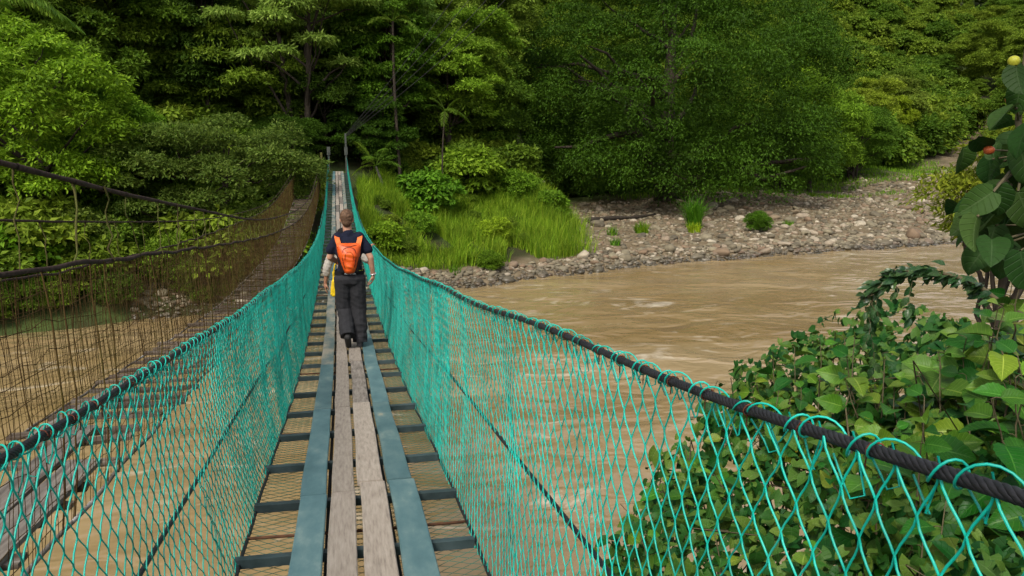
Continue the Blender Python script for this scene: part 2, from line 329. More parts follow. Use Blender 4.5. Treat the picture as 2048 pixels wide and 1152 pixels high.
bridge = thing('suspension_bridge', 'narrow plank footbridge with turquoise chain-link sides crossing the brown river', 'bridge')
rng = np.random.RandomState(7)

# planks: four rows, each board its own piece
def plank_mesh(y0, y1, w, th, xoff, mat, wob, zoff=0.0, ragged=0.0):
    n = max(3, int((y1 - y0) / 0.35)); ys = np.linspace(y0, y1, n + 1); c = 0.005
    yc = (y0 + y1) / 2; zc = float(ZD(yc)); xc_ = float(XC(yc)) + xoff
    V = []
    for i, y in enumerate(ys):
        hw = w / 2; z = float(ZD(y)) - zc + zoff; x = float(XC(y)) + xoff - xc_ + wob * math.sin(i * 1.3 + xoff * 40)
        e = hw - ragged * abs(math.sin(i * 2.7 + 1)) ; l = hw + 0.002 * math.sin(i * 1.9)
        for (px, pz) in ((-l, 0), (e, 0), (e, th - c), (e - c, th), (-l + c, th), (-l, th - c)):
            V.append((x + px, y - yc, z + pz))
    V = np.array(V); idx = np.arange(len(V)).reshape(-1, 6)
    a = idx[:-1]; b = idx[1:]
    F = np.stack([a, np.roll(a, -1, 1), np.roll(b, -1, 1), b], -1).reshape(-1, 4)
    return new_mesh('plank', V, [F, idx[:1, ::-1], idx[-1:]], mat), (xc_, yc, zc)
ROWS = [(-0.252, 0.146, 'L'), (-0.083, 0.134, 'c'), (0.083, 0.148, 'c'), (0.258, 0.152, 'R')]
joints = {0: [-1.35, 0.9, 2.72, 4.45, 6.95, 9.4, 11.8], 1: [-1.35, 1.2, 4.47, 7.0, 9.65, 12.1], 2: [-1.35, 0.6, 3.05, 4.62, 7.15, 9.55, 12.0], 3: [-1.35, 1.0, 2.9, 4.62, 7.1, 9.2, 11.6]}
for r, (xo, w, kind) in enumerate(ROWS):
    js = list(joints[r])
    while js[-1] < Y1 - 1.6: js.append(js[-1] + rng.uniform(2.1, 2.7))
    js[-1] = Y1 - 0.05
    for k in range(len(js) - 1):
        a, b = js[k], js[k + 1]
        if kind in 'LR':
            mt = 'teal' if b < 11 or rng.rand() < 0.35 else 'worn'
            if kind == 'L' and 11 < a < 14: mt = 'worn'
            if kind == 'R' and k == 1: mt = 'teal'
        else:
            mt = 'wood' if rng.rand() < 0.75 else 'wood_dark'
            if r == 2 and k in (1, 4): mt = 'wood_dark'
            if r == 2 and k == 2 or r == 1 and k < 4: mt = 'wood'
        me, loc = plank_mesh(a + 0.006, b - 0.006, w * rng.uniform(0.96, 1.03), 0.03, xo + rng.uniform(-.006, .006), M[mt], 0.0025, 0.028 + rng.uniform(0, 0.006), 0.012 if (kind == 'R' and k == 1) else 0.0)
        o = link('plank', me, bridge, loc); o.rotation_euler = (0, rng.uniform(-.012, .012), rng.uniform(-.003, .003))
# cross beams and thin rods
bm_me = new_mesh('crossbeam', *box(0, 0, 0, 1.15, 0.043, 0.045), M['steel'])
ys = np.concatenate([[2.15, 2.95, 3.72, 4.47, 5.27, 6.2, 7.1, 8.0, 8.9, 9.7], np.arange(10.55, Y1, 0.84)])
for y in ys:
    o = link('crossbeam', bm_me, bridge, (float(XC(y)) + rng.uniform(-.02, .02), y, float(ZD(y)) - 0.003))
    o.rotation_euler = (rng.uniform(-.1, .1), rng.uniform(-.01, .01), rng.uniform(-.015, .015))
V, F = tubes(np.array([[-0.57, 0, 0], [0, 0.005, -0.008], [0.57, 0, 0.0]]), 0.009, 6, (0, 1, 0), True)
rod_me = new_mesh('rod', V, F, M['rustrod'], True)
for y in [4.05, 6.35, 9.3, 13.1, 16.9]:
    o = link('rod', rod_me, bridge, (float(XC(y)), y, float(ZD(y)) - 0.02)); o.rotation_euler = (0, rng.uniform(-.02, .02), rng.uniform(-.03, .03))

def rope_strands(path_f, ya, yb, r_out, lay, n=6, step=0.012):
    yy = np.arange(ya, yb, step); P = path_f(yy); T = nrm(np.gradient(P, axis=0))
    A = nrm(np.cross(T, np.array([1.0, 0, 0]))); B = np.cross(T, A)
    s = np.concatenate([[0], np.cumsum(np.linalg.norm(np.diff(P, axis=0), axis=1))])
    W = []
    for k in range(n):
        an = 2 * np.pi * (s / lay + k / n); rc = r_out * 0.58
        W.append(P + rc * (np.cos(an)[:, None] * A + np.sin(an)[:, None] * B))
    return np.array(W)
def rail_path(side):
    return lambda y: np.stack([XC(y) + side * HW(y), y, ZRS(side, y) + 0.006 * np.sin(y * 2.3 + side)], -1)
LEAN = {1: 0.45, -1: -0.05}
def net_point(side, s, t, bulge=0.035, wav=0.3):
    """s along the bridge, t 0 at the rail, 1 at the beam ends"""
    y = s - LEAN[side] * t * np.clip(s / 3.0, 0.3, 1) 
    top = np.stack([XC(y) + side * (HW(y) + 0.0), y, ZRS(side, y)], -1); bot = np.stack([XC(y) + side * BOT, y, ZD(y) - 0.03], -1)
    P = top * (1 - t)[..., None] + bot * t[..., None]
    P[..., 0] += side * bulge * np.sin(np.pi * t) * (1 + wav * np.sin(y * 1.7 + side)) + wav * 0.02 * np.sin(y * 5.3 + t * 4)
    return P
def mid_path(side):
    return lambda y: net_point(side, y + LEAN[side] * 0.5, np.full_like(y, 0.5), 0.035, 0.0) + np.array([side * 0.016, 0, 0.0])
for side in (-1, 1):
    mb = MB()
    V, F = tubes(rope_strands(rail_path(side), Y0, 7.0, 0.0102, 0.082), 0.0048, 6); mb.add(V, F)
    yy = np.concatenate([np.arange(6.98, Y1, 0.3), [Y1]]); V, F = tubes(rail_path(side)(yy), 0.0105, 6); mb.add(V, F)
    link('handrail_cable', mb.mesh('handrail_cable', M['rope'], True), bridge)
    mb = MB()
    V, F = tubes(rope_strands(mid_path(side), 0.2, 7.0, 0.0088, 0.078), 0.0042, 5); mb.add(V, F)
    yy = np.concatenate([np.arange(6.98, Y1, 0.3), [Y1]]); V, F = tubes(mid_path(side)(yy), 0.0095, 5); mb.add(V, F)
    link('middle_cable', mb.mesh('middle_cable', M['rope'], True), bridge)
    ey = np.concatenate([np.arange(Y0, Y1, 0.2), [Y1]])
    P = np.stack([XC(ey) + side * (BOT + 0.004), ey, ZD(ey) - 0.012 + 0.008 * np.sin(ey * 7)], -1); V, F = tubes(P, 0.010, 5)
    link('edge_rope', new_mesh('edge_rope', V, F, M['rope'], True), bridge)
for xo in (-0.168, 0.172):
    ey = np.concatenate([np.arange(Y0, Y1, 0.3), [Y1]])
    V, F = tubes(np.stack([XC(ey) + xo, ey, ZD(ey) - 0.045], -1), 0.012, 6); link('deck_cable', new_mesh('deck_cable', V, F, M['rope'], True), bridge)

# chain link sides
def chain(side, ya, yb, a, K, sub, r, sides, seed, tmin=0.0, tmax=1.0):
    rg = np.random.RandomState(seed)
    i0, i1 = int(math.ceil(ya / a)), int(yb / a); I = np.arange(i0, i1)[:, None]
    k = np.arange(K + 1)[None]
    s = a * (I + ((k + I) % 2 == 0))
    t = np.broadcast_to(tmin + (tmax - tmin) * k / K, s.shape)
    if sub > 1:
        u = np.arange(sub) / sub; us = 0.45 * u + 0.55 * (u * u * (3 - 2 * u))
        sS = (s[:, :-1, None] + (s[:, 1:] - s[:, :-1])[..., None] * us).reshape(len(I), -1)
        tS = (t[:, :-1, None] + (t[:, 1:] - t[:, :-1])[..., None] * u).reshape(len(I), -1)
        sgn = np.sign(s[:, 1:] - s[:, :-1])[..., None] * np.sin(np.pi * u) * 0.0035
        off = np.concatenate([sgn.reshape(len(I), -1), np.zeros((len(I), 1))], 1)
        s = np.concatenate([sS, s[:, -1:]], 1); t = np.concatenate([tS, t[:, -1:]], 1)
    else:
        off = np.zeros_like(s)
    p2 = np.stack([s * 3.1, t * 2.2 + 0 * s], -1)
    s = s + 0.010 * vnoise(p2, seed + 1) + 0.025 * np.sin(s * 4.1 + 0.8 * t + side) + 0.014 * np.sin(s * 9.7 + 1.5 * t)
    t = t + 0.008 * vnoise(p2 * 1.7, seed + 2) * np.sin(np.pi * t)
    P = net_point(side, s, np.clip(t, 0, 1.03))
    P[..., 0] += off + 0.006 * vnoise(p2 * 2.3, seed + 3)
    return tubes(P, r, sides)
for side in (-1, 1):
    mb = MB()
    A_ = 0.042; K_ = 20
    V, F = chain(side, 0.35, 6.4, A_, K_, 4, 0.0023, 4, 20 + side); mb.add(V, F)
    V, F = chain(side, 6.4, 16.0, A_, K_, 2 if side > 0 else 1, 0.0025, 3, 20 + side); mb.add(V, F)
    V, F = chain(side, 16.0, Y1, A_, K_, 1, 0.0028, 3, 20 + side); mb.add(V, F)
    # a second, overlapping strip of netting
    for (ya, yb, t0, t1) in ((3.2, 3.36, 0.45, 1.0), (5.9, 6.05, 0.3, 1.0)):
        V, F = chain(side, ya, yb, 0.0425, int(20 * (t1 - t0)), 2, 0.0019, 4, 60 + side, t0, t1); mb.add(V, F)
    V, F = chain(side, 4.2 if side < 0 else 5.5, 26.0, 0.0425 if side > 0 else 0.038, 20, 1, 0.0021, 3, 90 + side); mb.add(V + np.array([side * 0.02, 0.02, 0]), F)
    tag(link('chain_link_netting', mb.mesh('chain_link_netting', M['wire'], True), bridge), kind='stuff')
    # lacing wire wound round the cable, loose hooked ends, rusty ties
    mb = MB(); yy = np.arange(0.3, 20.0, 0.085 / 14); P = rail_path(side)(yy)
    ph = 2 * np.pi * yy / 0.085 + 0.8 * np.sin(yy * 7.1); R = 0.0175 + 0.006 * np.sin(yy * 11) * np.sin(yy * 3.7)
    P[:, 0] += R * np.cos(ph) * 0.9; P[:, 2] += R * np.sin(ph) + 0.004; P[:, 1] += 0.02 * np.sin(ph * 0.5)
    V, F = tubes(P[yy < 7], 0.0019, 5, (0, 1, 0.2)); mb.add(V, F)
    V, F = tubes(P[yy >= 6.99][::2], 0.0022, 3, (0, 1, 0.2)); mb.add(V, F)
    for y in np.arange(0.4, 9, 0.085):
        c = rail_path(side)(np.array([y]))[0]; q = rng.normal(size=8)
        L_ = 0.035 + 0.055 * abs(q[0]) * 0.6
        pts = c + np.array([[side * 0.018, 0, 0.012], [side * 0.028, 0.004, -0.01], [side * (0.024 + 0.01 * q[1]), 0.012 * q[2], -L_], [side * 0.02, 0.012 * q[2] + 0.01, -L_ - 0.008], [side * 0.015, 0.012 * q[2] + 0.02, -L_ + 0.012], [side * 0.012, 0.03 + 0.01 * q[3], -L_ * 0.4]])
        V, F = tubes(pts, 0.0018, 4, (0.2, 1, 0.1)); mb.add(V, F)
    tag(link('lacing_wire', mb.mesh('lacing_wire', M['wire'], True), bridge), kind='stuff')
    mb = MB()
    for y in np.concatenate([np.arange(0.75, 7, 0.17)]):
        if rng.rand() < 0.3: continue
        c = rail_path(side)(np.array([y]))[0]; an = np.linspace(0, 2 * np.pi * 1.1, 16); R = 0.0125
        P = c + np.stack([R * np.cos(an), np.linspace(-.006, .012, 16) + 0.004 * rng.normal(size=16) * 0.3, R * np.sin(an)], -1)
        P = np.concatenate([P, P[-1:] + np.array([[-side * 0.006, 0.006, -0.012]]), P[-1:] + np.array([[-side * 0.004, 0.012, -0.04 - 0.02 * rng.rand()]])])
        V, F = tubes(P, 0.0014, 4, (0, 1, 0.1)); mb.add(V, F)
    tag(link('rusty_tie', mb.mesh('rusty_tie', M['rust'], True), bridge), kind='stuff')
# netting under the deck
def floor_net(ya, yb, a, K, r, sub, sides):
    I = np.arange(int(ya / a), int(yb / a))[:, None]; k = np.arange(K + 1)[None]
    s = a * (I + ((k + I) % 2 == 0)); u = np.broadcast_to(k / K, s.shape)
    if sub > 1:
        w = np.arange(sub) / sub; ws = 0.3 * w + 0.7 * w * w * (3 - 2 * w)
        s2 = (s[:, :-1, None] + (s[:, 1:] - s[:, :-1])[..., None] * ws).reshape(len(I), -1); u2 = (u[:, :-1, None] + (u[:, 1:] - u[:, :-1])[..., None] * w).reshape(len(I), -1)
        s = np.concatenate([s2, s[:, -1:]], 1); u = np.concatenate([u2, u[:, -1:]], 1)
    p2 = np.stack([s * 2.3, u * 3 + 0 * s], -1)
    s = s + 0.012 * vnoise(p2, 5); x = XC(s) + (u * 2 - 1) * (BOT + 0.005)
    z = ZD(s) - 0.036 - 0.02 * (1 - (2 * u - 1) ** 2) + 0.006 * vnoise(p2 * 2, 6)
    z = z + 0.05 * np.clip(np.abs(2 * u - 1) - 0.86, 0, 1)
    return tubes(np.stack([x, s, z], -1), r, sides, (0, 0, 1))
mb = MB()
for args in ((2.6, 7.5, 0.034, 22, 0.0019, 2, 3), (7.5, 16, 0.04, 18, 0.002, 1, 3), (16, Y1, 0.08, 10, 0.0025, 1, 3)):
    V, F = floor_net(*args); mb.add(V, F)
tag(link('deck_netting', mb.mesh('deck_netting', M['floor_wire'], True), bridge), kind='stuff')
# far towers
for side, zt in ((-1, 7.3), (1, 8.3)):
    x = float(XC(52)) + side * 0.53
    mb = MB(); V, F = box(0, 0, (zt - 4.5) / 2, 0.11, 0.11, zt - 4.5); mb.add(V, F); V, F = box(0, 0, 2.72, 0.2, 0.2, 0.5); mb.add(V, F)
    V, F = box(0, 0, 0.9, 0.24, 0.24, 0.9); mb.add(V, F)
    link('tower_post', mb.mesh('tower_post', M['tower'] if 'tower' in M else surf('galvanised_post', [(0.3, (0.03, 0.036, 0.03)), (0.7, (0.06, 0.066, 0.056))], scale=4, rough=0.6)), bridge, (x, 51.75, 4.5))


# ------------------------------------------------------------------ the old bridge beside it
old = thing('old_suspension_bridge', 'abandoned rusty suspension bridge with broken slats left of the green one', 'bridge')
rng = np.random.RandomState(21)
OXR = spl([-2, 17, 35, 52], [-1.25, -1.25, -1.16, -1.1]); OXL = spl([-2, 17, 30, 40, 50], [-2.1, -2.1, -2.22, -2.28, -2.2])
OMR = spl([-2, 3.4, 4.6, 7.65, 12, 17, 24, 30, 38, 51], [7.6, 6.97, 6.83, 6.51, 6.08, 5.75, 5.45, 5.4, 5.8, 6.97])
ORR = spl([-2, 3.3, 5.6, 11.5, 20, 28, 36, 51], [7.1, 6.56, 6.35, 5.84, 5.3, 5.1, 5.35, 6.5])
OML = spl([-2, 5.6, 7.7, 12.8, 20, 27, 34, 42, 50], [7.4, 6.59, 6.41, 6.03, 5.7, 5.56, 5.78, 6.2, 6.7])
ORL = spl([-2, 6.7, 17, 25, 35, 42, 50], [6.95, 6.12, 5.62, 5.42, 5.65, 5.95, 6.45])
OD = spl([-2, 0, 7, 9.9, 13.7, 18.9, 28, 36, 50], [5.75, 5.6, 5.07, 4.8, 4.5, 4.27, 4.05, 4.4, 5.75])
OY1 = 50.0
yy = np.arange(-1.6, OY1, 0.12)
def wig(y, a, f, p): return a * (np.sin(y * f + p) + 0.6 * np.sin(y * f * 2.3 + 2 * p))
def cable(name, X, Z, r, w, wrap=False):
    P = np.stack([X(yy) + wig(yy, w, 3.1, 1), yy, Z(yy) + wig(yy, w, 4.3, 2)], -1)
    rr = r * (1 + (0.35 * np.abs(np.sin(yy * 23)) if wrap else 0) + 0.1 * np.sin(yy * 9))
    V, F = tubes(P, rr, 7); return link(name, new_mesh(name, V, F, M['oldcable'], True), old)
cable('main_cable', OXR, OMR, 0.0125, 0.001); cable('main_cable', OXL, OML, 0.0085, 0.001)
cable('handrail_rope', OXR, ORR, 0.0095, 0.006, True); cable('handrail_rope', OXL, ORL, 0.0075, 0.008, True)
for k in range(2):
    P = np.stack([OXL(yy) + 0.01 * np.sin(yy * 5) , yy, OD(yy) + 0.012 + 0.006 * np.sin(yy * 8)], -1) if k == 0 else np.stack([OXR(yy) + 0.01 * np.sin(yy * 5), yy, OD(yy) + 0.01], -1)
    V, F = tubes(P, 0.011, 6); link('edge_cable', new_mesh('edge_cable', V, F, M['slatedge'] if 'slatedge' in M else M.setdefault('slatedge', surf('flaking_cable', [(0.35, (0.06, 0.045, 0.035)), (0.55, (0.16, 0.14, 0.12)), (0.68, (0.5, 0.48, 0.46))], scale=3.5, rough=0.85)), True), old)
# hangers between main cable and hand rope
for (X, ZM, ZR_, st) in ((OXR, OMR, ORR, 0.62), (OXL, OML, ORL, 0.78)):
    y = 0.9
    while y < 36:
        y += st * rng.uniform(0.55, 1.4)
        a, b = float(ZM(y)), float(ZR_(y))
        if a - b < 0.06: continue
        n = 7; u = np.linspace(0, 1, n); lean = rng.normal() * 0.07
        P = np.stack([float(X(y)) + 0.01 * rng.normal(size=n), y + lean * u + 0.012 * rng.normal(size=n), a + 0.01 - (a - b + 0.02) * u], -1)
        rr = rng.uniform(0.003, 0.0055) * (0.8 + 0.4 * rng.rand(n)); rr[0] = rr[0] * 1.8
        V, F = tubes(P, rr, 5); hg = link('hanger', new_mesh('hanger', V, F, M['moss'], True), old)
        V, F = tubes(np.array([[float(X(y)), y - 0.012, a], [float(X(y)), y + 0.012, a - 0.002]]), 0.0165 if ZM is OMR else 0.011, 7)
        link('clamp', new_mesh('clamp', V, F, M['oldcable'], True), hg)
# sagging wire mesh of the old sides
for (X, ZT, sd) in ((OXR, ORR, 1), (OXL, ORL, 2)):
    rg = np.random.RandomState(sd); mb = MB()
    y = np.arange(0.6, OY1 - 1, 0.058); y = y + rg.normal(size=len(y)) * 0.008
    n = 7; u = np.linspace(0, 1, n)[None]
    lean = 0.05 * np.sin(y * 1.3) + 0.012 * rg.normal(size=len(y))
    Y = y[:, None] + lean[:, None] * u + 0.004 * rg.normal(size=(len(y), n))
    xb = X(Y) + (0.03 if sd == 1 else -0.03) * np.sin(u * 3.1) + 0.006 * rg.normal(size=(len(y), n))
    ZZ = ZT(Y) * (1 - u) + (OD(Y) + 0.0) * u
    V, F = tubes(np.stack([xb, Y, ZZ], -1), np.interp(y, [3, 8, 20, 40], [0.0017, 0.002, 0.0024, 0.003])[:, None], 3); mb.add(V, F)
    thick = rg.rand(len(y)) < 0.09
    V, F = tubes(np.stack([xb, Y, ZZ], -1)[thick], 0.0042, 4); mb.add(V, F)
    yl = np.arange(0.6, OY1 - 1, 0.16)
    for k in range(1, 14):
        uu = k / 14 + 0.02 * vnoise(np.stack([yl * 1.1, yl * 0], -1), 40 + k + sd) + 0.008 * rg.normal(size=len(yl))
        P = np.stack([X(yl) + (0.03 if sd == 1 else -0.03) * np.sin(uu * 3.1), yl, ZT(yl) * (1 - uu) + OD(yl) * uu], -1)
        V, F = tubes(P, 0.0021, 3); mb.add(V, F)
    tag(link('wire_mesh', mb.mesh('wire_mesh', M['oldwire'], True), old), kind='stuff')
# slats, many gone or askew
sl_me = []
for k in range(5):
    w = rng.uniform(0.07, 0.13); n = 5; xs = np.linspace(-0.47, 0.47, n); V = []
    for i, x in enumerate(xs):
        dz = 0.006 * rng.normal(); a = w / 2 * rng.uniform(0.8, 1.05)
        V += [(x, -a, dz), (x, a, dz), (x, a, dz + 0.022), (x, -a, dz + 0.022)]
    idx = np.arange(len(V)).reshape(-1, 4); a = idx[:-1]; b = idx[1:]
    F = np.stack([a, np.roll(a, -1, 1), np.roll(b, -1, 1), b], -1).reshape(-1, 4)
    sl_me.append(new_mesh('slat', np.array(V), np.concatenate([F, idx[:1, ::-1], idx[-1:]]), M['slat']))
y = 1.0
while y < OY1:
    y += rng.uniform(0.26, 0.44)
    if rng.rand() < 0.1: continue
    xm = float(OXL(y) + OXR(y)) / 2; wd = float(OXR(y) - OXL(y))
    o = link('slat', sl_me[rng.randint(5)], old, (xm + rng.normal() * 0.03, y, float(OD(y)) + 0.012 + rng.uniform(0, .02)))
    o.scale = (wd / 0.94 * rng.uniform(0.8, 1.03), 1, 1); o.rotation_euler = (rng.normal() * 0.08, rng.normal() * 0.015, rng.normal() * 0.05)
for (x, ya, yb, w) in ((-1.86, 1.2, 4.1, 0.16), (-1.62, 2.4, 5.4, 0.15), (-1.44, 1.6, 4.6, 0.17), (-1.8, 5.2, 7.7, 0.14), (-1.5, 9.6, 11.4, 0.15)):
    ym = (ya + yb) / 2; zz = float(OD(ym)); V, F = box(0, 0, 0, w, yb - ya, 0.026)
    o = link('board', new_mesh('board', V, F, M['wood_dark']), old, (x, ym, zz + 0.06)); o.rotation_euler = (math.atan2(float(OD(yb) - OD(ya)), yb - ya), 0.03, rng.normal() * 0.04)
for (X, ZM) in ((OXR, OMR), (OXL, OML)):
    zt = float(ZM(OY1)) + 0.25; V, F = box(0, 0, (zt - 4.2) / 2, 0.13, 0.13, zt - 4.2)
    link('tower_post', new_mesh('tower_post', V, F, M['moss']), old, (float(X(OY1)), OY1 + 0.1, 4.2))
# overhead wires running down from the upper right to the far tower
wire_m = plain('overhead_wire', (0.012, 0.012, 0.012))
ORD = ('uppermost', 'second from the top', 'third from the top', 'lowest')
for k in range(4):
    a = np.array((0.37, 51.8, 8.2 - 0.05 * k)); b = np.array((13.0 + 1.3 * k, 52.6 + 0.1 * k, 24.5 - 0.4 * k))
    u = np.linspace(0, 1, 14)[:, None]; P = a * (1 - u) + b * u; P[:, 2] -= (0.5 + 0.12 * k) * np.sin(np.pi * u[:, 0])
    V, F = tubes(P, 0.017, 4)
    tag(link('overhead_wire', new_mesh('overhead_wire', V, F, wire_m)), '%s of four thin black wires slanting up right from the far tower' % ORD[k], 'wire', 'overhead wires above the far bridge end')

# ------------------------------------------------------------------ trees and undergrowth
def leaf_quads(P, axis_, normal, L, W, fold=0.12):
    """rhombic leaves: P base (n,3)"""
    a = nrm(axis_); s = nrm(np.cross(a, normal)); n = np.cross(s, a)
    L = np.broadcast_to(L, (len(P),))[:, None]; W = np.broadcast_to(W, (len(P),))[:, None]
    mid = P + a * L * 0.45 - n * L * 0.0
    V = np.stack([P, mid + s * W * 0.5 + n * W * fold, P + a * L - n * L * 0.08, mid - s * W * 0.5 + n * W * fold], 1)
    F = np.arange(len(P) * 4).reshape(-1, 4)
    return V.reshape(-1, 3), F
def rand_dirs(rg, n):
    return nrm(rg.normal(size=(n, 3)))
def clump_leaves(rg, C_, R_, n, L, W, flat=0.65, up=0.8, droop=0.25, zmin=-0.55, inner=0.45):
    p = R_ ** 2; k = rg.choice(len(C_), n, p=p / p.sum())
    d = rand_dirs(rg, n); bad = d[:, 2] < zmin; d[bad, 2] *= -1
    rad = R_[k] * (inner + (1 - inner) * np.sqrt(rg.rand(n)))
    # lobed clump surface
    rad = rad * (1 + 0.24 * vnoise(d * 3.2 + C_[k] * 0.9, 5)) * np.where(rg.rand(n) < 0.04, rg.uniform(1.0, 1.35, n), 1.0)
    fl_ = flat * rg.uniform(0.7, 1.45, len(C_))
    P = C_[k] + d * rad[:, None] * np.stack([0 * rad + 1, 0 * rad + 1, fl_[k]], -1)
    ax = nrm(d * np.array([1, 1, 0.3]) + rg.normal(size=(n, 3)) * 0.55 + np.array([0, 0, -droop]))
    nm = nrm(np.array([0, 0, up * 0.75]) + d * 0.8 + rg.normal(size=(n, 3)) * 0.4)
    s = rg.uniform(0.65, 1.25, n)
    return leaf_quads(P, ax, nm, L * s, W * s)
def crown_clumps(rg, n, R, zc, rc, bias=0.35, inner=0.5, skirt=-0.9):
    """well spread clump centres through an ellipsoidal crown"""
    R = np.asarray(R, float); out = []
    while len(out) < n:
        best = None; bd = -1
        for _ in range(12):
            d = rand_dirs(rg, 1)[0]
            if d[2] < 0 and rg.rand() < bias: d[2] *= -1
            if d[2] < skirt: continue
            r = inner + (1 - inner) * rg.rand() ** 0.6
            c = d * r
            q = min([np.linalg.norm((c - o)) for o in out[-60:]] or [1])
            if q > bd: bd, best = q, c
        if best is not None: out.append(best)
    C_ = np.array(out) * (R - rc * 0.55) + np.array([0, 0, zc])
    return C_, rc * rg.uniform(0.65, 1.3, n)
def limbs(rg, C_, base_r, h_split, n_limb, top, sides=6, lean=(0, 0), stems=1, crook=0.06):
    mb = MB()
    for s in range(stems):
        fa = 2 * np.pi * (s + 0.3) / stems + 0.4; off = np.array([math.cos(fa) * 0.5, math.sin(fa) * 0.4, 0]) * (stems > 1) * min(1.0, base_r * 4)
        n = 9; u = np.linspace(0, 1, n)
        tip = np.array([lean[0] + off[0] * 3.5, lean[1] + off[1] * 3.5, top])
        P = off[None] + (tip - off)[None] * u[:, None] + crook * top * 0.5 * np.sin(u * 3 + rg.rand() * 6)[:, None] * np.array([rg.normal(), rg.normal(), 0]) * u[:, None]
        P[0, 2] = -0.6
        r0 = base_r / math.sqrt(stems)
        V, F = tubes(P, r0 * (1.15 - 0.95 * u) + 0.01, sides + 2, (0.3, 1, 0)); mb.add(V, F)
        sel = rg.permutation(len(C_))[:n_limb // stems]
        for j in sel:
            t = np.clip((C_[j][2] - abs(rg.normal()) * 0.25 * top) / top, h_split, 0.93) * rg.uniform(0.75, 1.0); t = max(t, h_split)
            a = np.array([np.interp(t, u, P[:, q]) for q in range(3)])
            m = 6; v = np.linspace(0, 1, m)[:, None]; c = C_[j]
            Q = a * (1 - v) + c * v; Q[:, 2] += np.sin(np.pi * v[:, 0]) * 0.12 * np.linalg.norm(c - a) * rg.uniform(-0.4, 1.0)
            Q[1:-1] += rg.normal(size=(m - 2, 3)) * 0.03 * np.linalg.norm(c - a)
            rr = r0 * (0.62 - 0.5 * t) * (1 - 0.85 * v[:, 0]) + 0.012
            V, F = tubes(Q, rr, sides - 1, (0.3, 1, 0.2)); mb.add(V, F)
    return mb
PROTO = {}
def boughs(rg, nb, R, zc, Rb, sub, bias, inner, skirt, extra=None):
    """a crown of big rounded boughs, each a dome of smaller clumps, with dark gaps between"""
    B, RB = crown_clumps(rg, nb, R, zc, Rb, bias, inner, skirt); C_, R_ = [], []
    ctr = np.array([0, 0, zc])
    if extra is not None: B = np.concatenate([B, extra]); RB = np.concatenate([RB, rg.uniform(2.8, 3.9, len(extra))])
    for b, rb in zip(B, RB):
        o = nrm(b - ctr); o = np.nan_to_num(o)
        for k in range(sub):
            d = nrm(rand_dirs(rg, 1)[0] + o * 0.55 + np.array([0, 0, 0.45])); C_.append(b + d * rb * np.array([0.78, 0.78, 0.62])); R_.append(rb * rg.uniform(0.3, 0.5))
    return np.array(C_), np.array(R_)
def proto(key, seed, R, zc, n, rc, nleaf, L, W, trunk_r, top, n_limb=14, flat=0.65, droop=0.25, up=0.8, bias=0.35, inner=0.5, skirt=-0.9, h_split=0.35, bark='bark', leaf='leaf', stems=1, zmin=-0.3, ci=0.5, lean=(0, 0), fillc=0, sub=0, extra=None):
    rg = np.random.RandomState(seed)
    C_, R_ = boughs(rg, n, R, zc, rc, sub, bias, inner, skirt, extra) if sub else crown_clumps(rg, n, R, zc, rc, bias, inner, skirt)
    if fillc:
        C2, R2 = crown_clumps(rg, fillc, np.array(R) * 0.66, zc, rc * 0.6, bias, 0.4, skirt); C_ = np.concatenate([C_, C2]); R_ = np.concatenate([R_ * rg.uniform(0.8, 1.2, len(R_)), R2 * 0.75])
    V, F = clump_leaves(rg, C_, R_, nleaf, L, W, flat, up, droop, zmin, ci)
    cr = new_mesh('crown', V, F, M[leaf])
    tr = limbs(rg, C_, trunk_r, h_split, n_limb, top, stems=stems, lean=lean).mesh('trunk', M[bark], True)
    PROTO[key] = (cr, tr, zc + R[2])
def tree(key, name, label, x, y, s=1.0, rz=0.0, color=(1, 1, 1), group=None, cat='tree', sz=None, dz=0.0):
    cr, tr, H = PROTO[key]
    t = thing(name, label, cat, (x, y, float(hterrain(np.array([x]), np.array([y]))[0]) - 0.1 + dz), rz, group); t.scale = (s, s, s * (sz or 1))
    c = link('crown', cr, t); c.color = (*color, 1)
    if tr: link('trunk', tr, t)
    return t
# prototypes (metres)
proto('big', 1, (17.5, 15, 13), 11.4, 46, 4.6, 175000, 0.32, 0.14, 1.1, 20, 24, flat=0.85, droop=0.6, up=0.9, zmin=-0.35, inner=0.68, skirt=-0.97, bias=0.08, h_split=0.15, ci=0.66, fillc=40, sub=11, extra=[(-10, -8, 3.4), (-6.5, -11.5, 3.0), (-1.5, -13, 3.2), (3.5, -12.5, 2.8), (8.5, -10, 3.3), (-14, -4, 3.8), (1, -11.5, 7), (-5.5, -11, 6.6), (6, -11, 6.4), (12.5, -7, 4.2), (-3.5, -9, 3.6)])
proto('olive', 2, (5.6, 4.4, 3.4), 3.9, 80, 1.0, 54000, 0.2, 0.08, 0.22, 5.5, 22, flat=0.62, droop=0.1, up=1.0, inner=0.55, h_split=0.1, stems=3)
proto('bright', 3, (4.6, 4.4, 5.2), 5.4, 36, 1.7, 44000, 0.26, 0.105, 0.2, 8.5, 20, flat=0.7, droop=0.35, up=1.0, inner=0.55, sub=8)
proto('open', 4, (6.0, 5.5, 6.5), 11.0, 52, 1.25, 34000, 0.32, 0.105, 0.34, 15, 34, flat=0.36, droop=0.45, up=1.0, inner=0.35, h_split=0.18, stems=3)
proto('round', 5, (4.6, 4.6, 4.8), 8.0, 22, 1.9, 34000, 0.28, 0.125, 0.24, 11, 18, flat=0.75, droop=0.3, sub=8)
proto('tall', 6, (3.6, 3.6, 6.4), 10.5, 60, 1.15, 34000, 0.30, 0.13, 0.22, 15, 20, flat=0.55, droop=0.45, up=0.9)
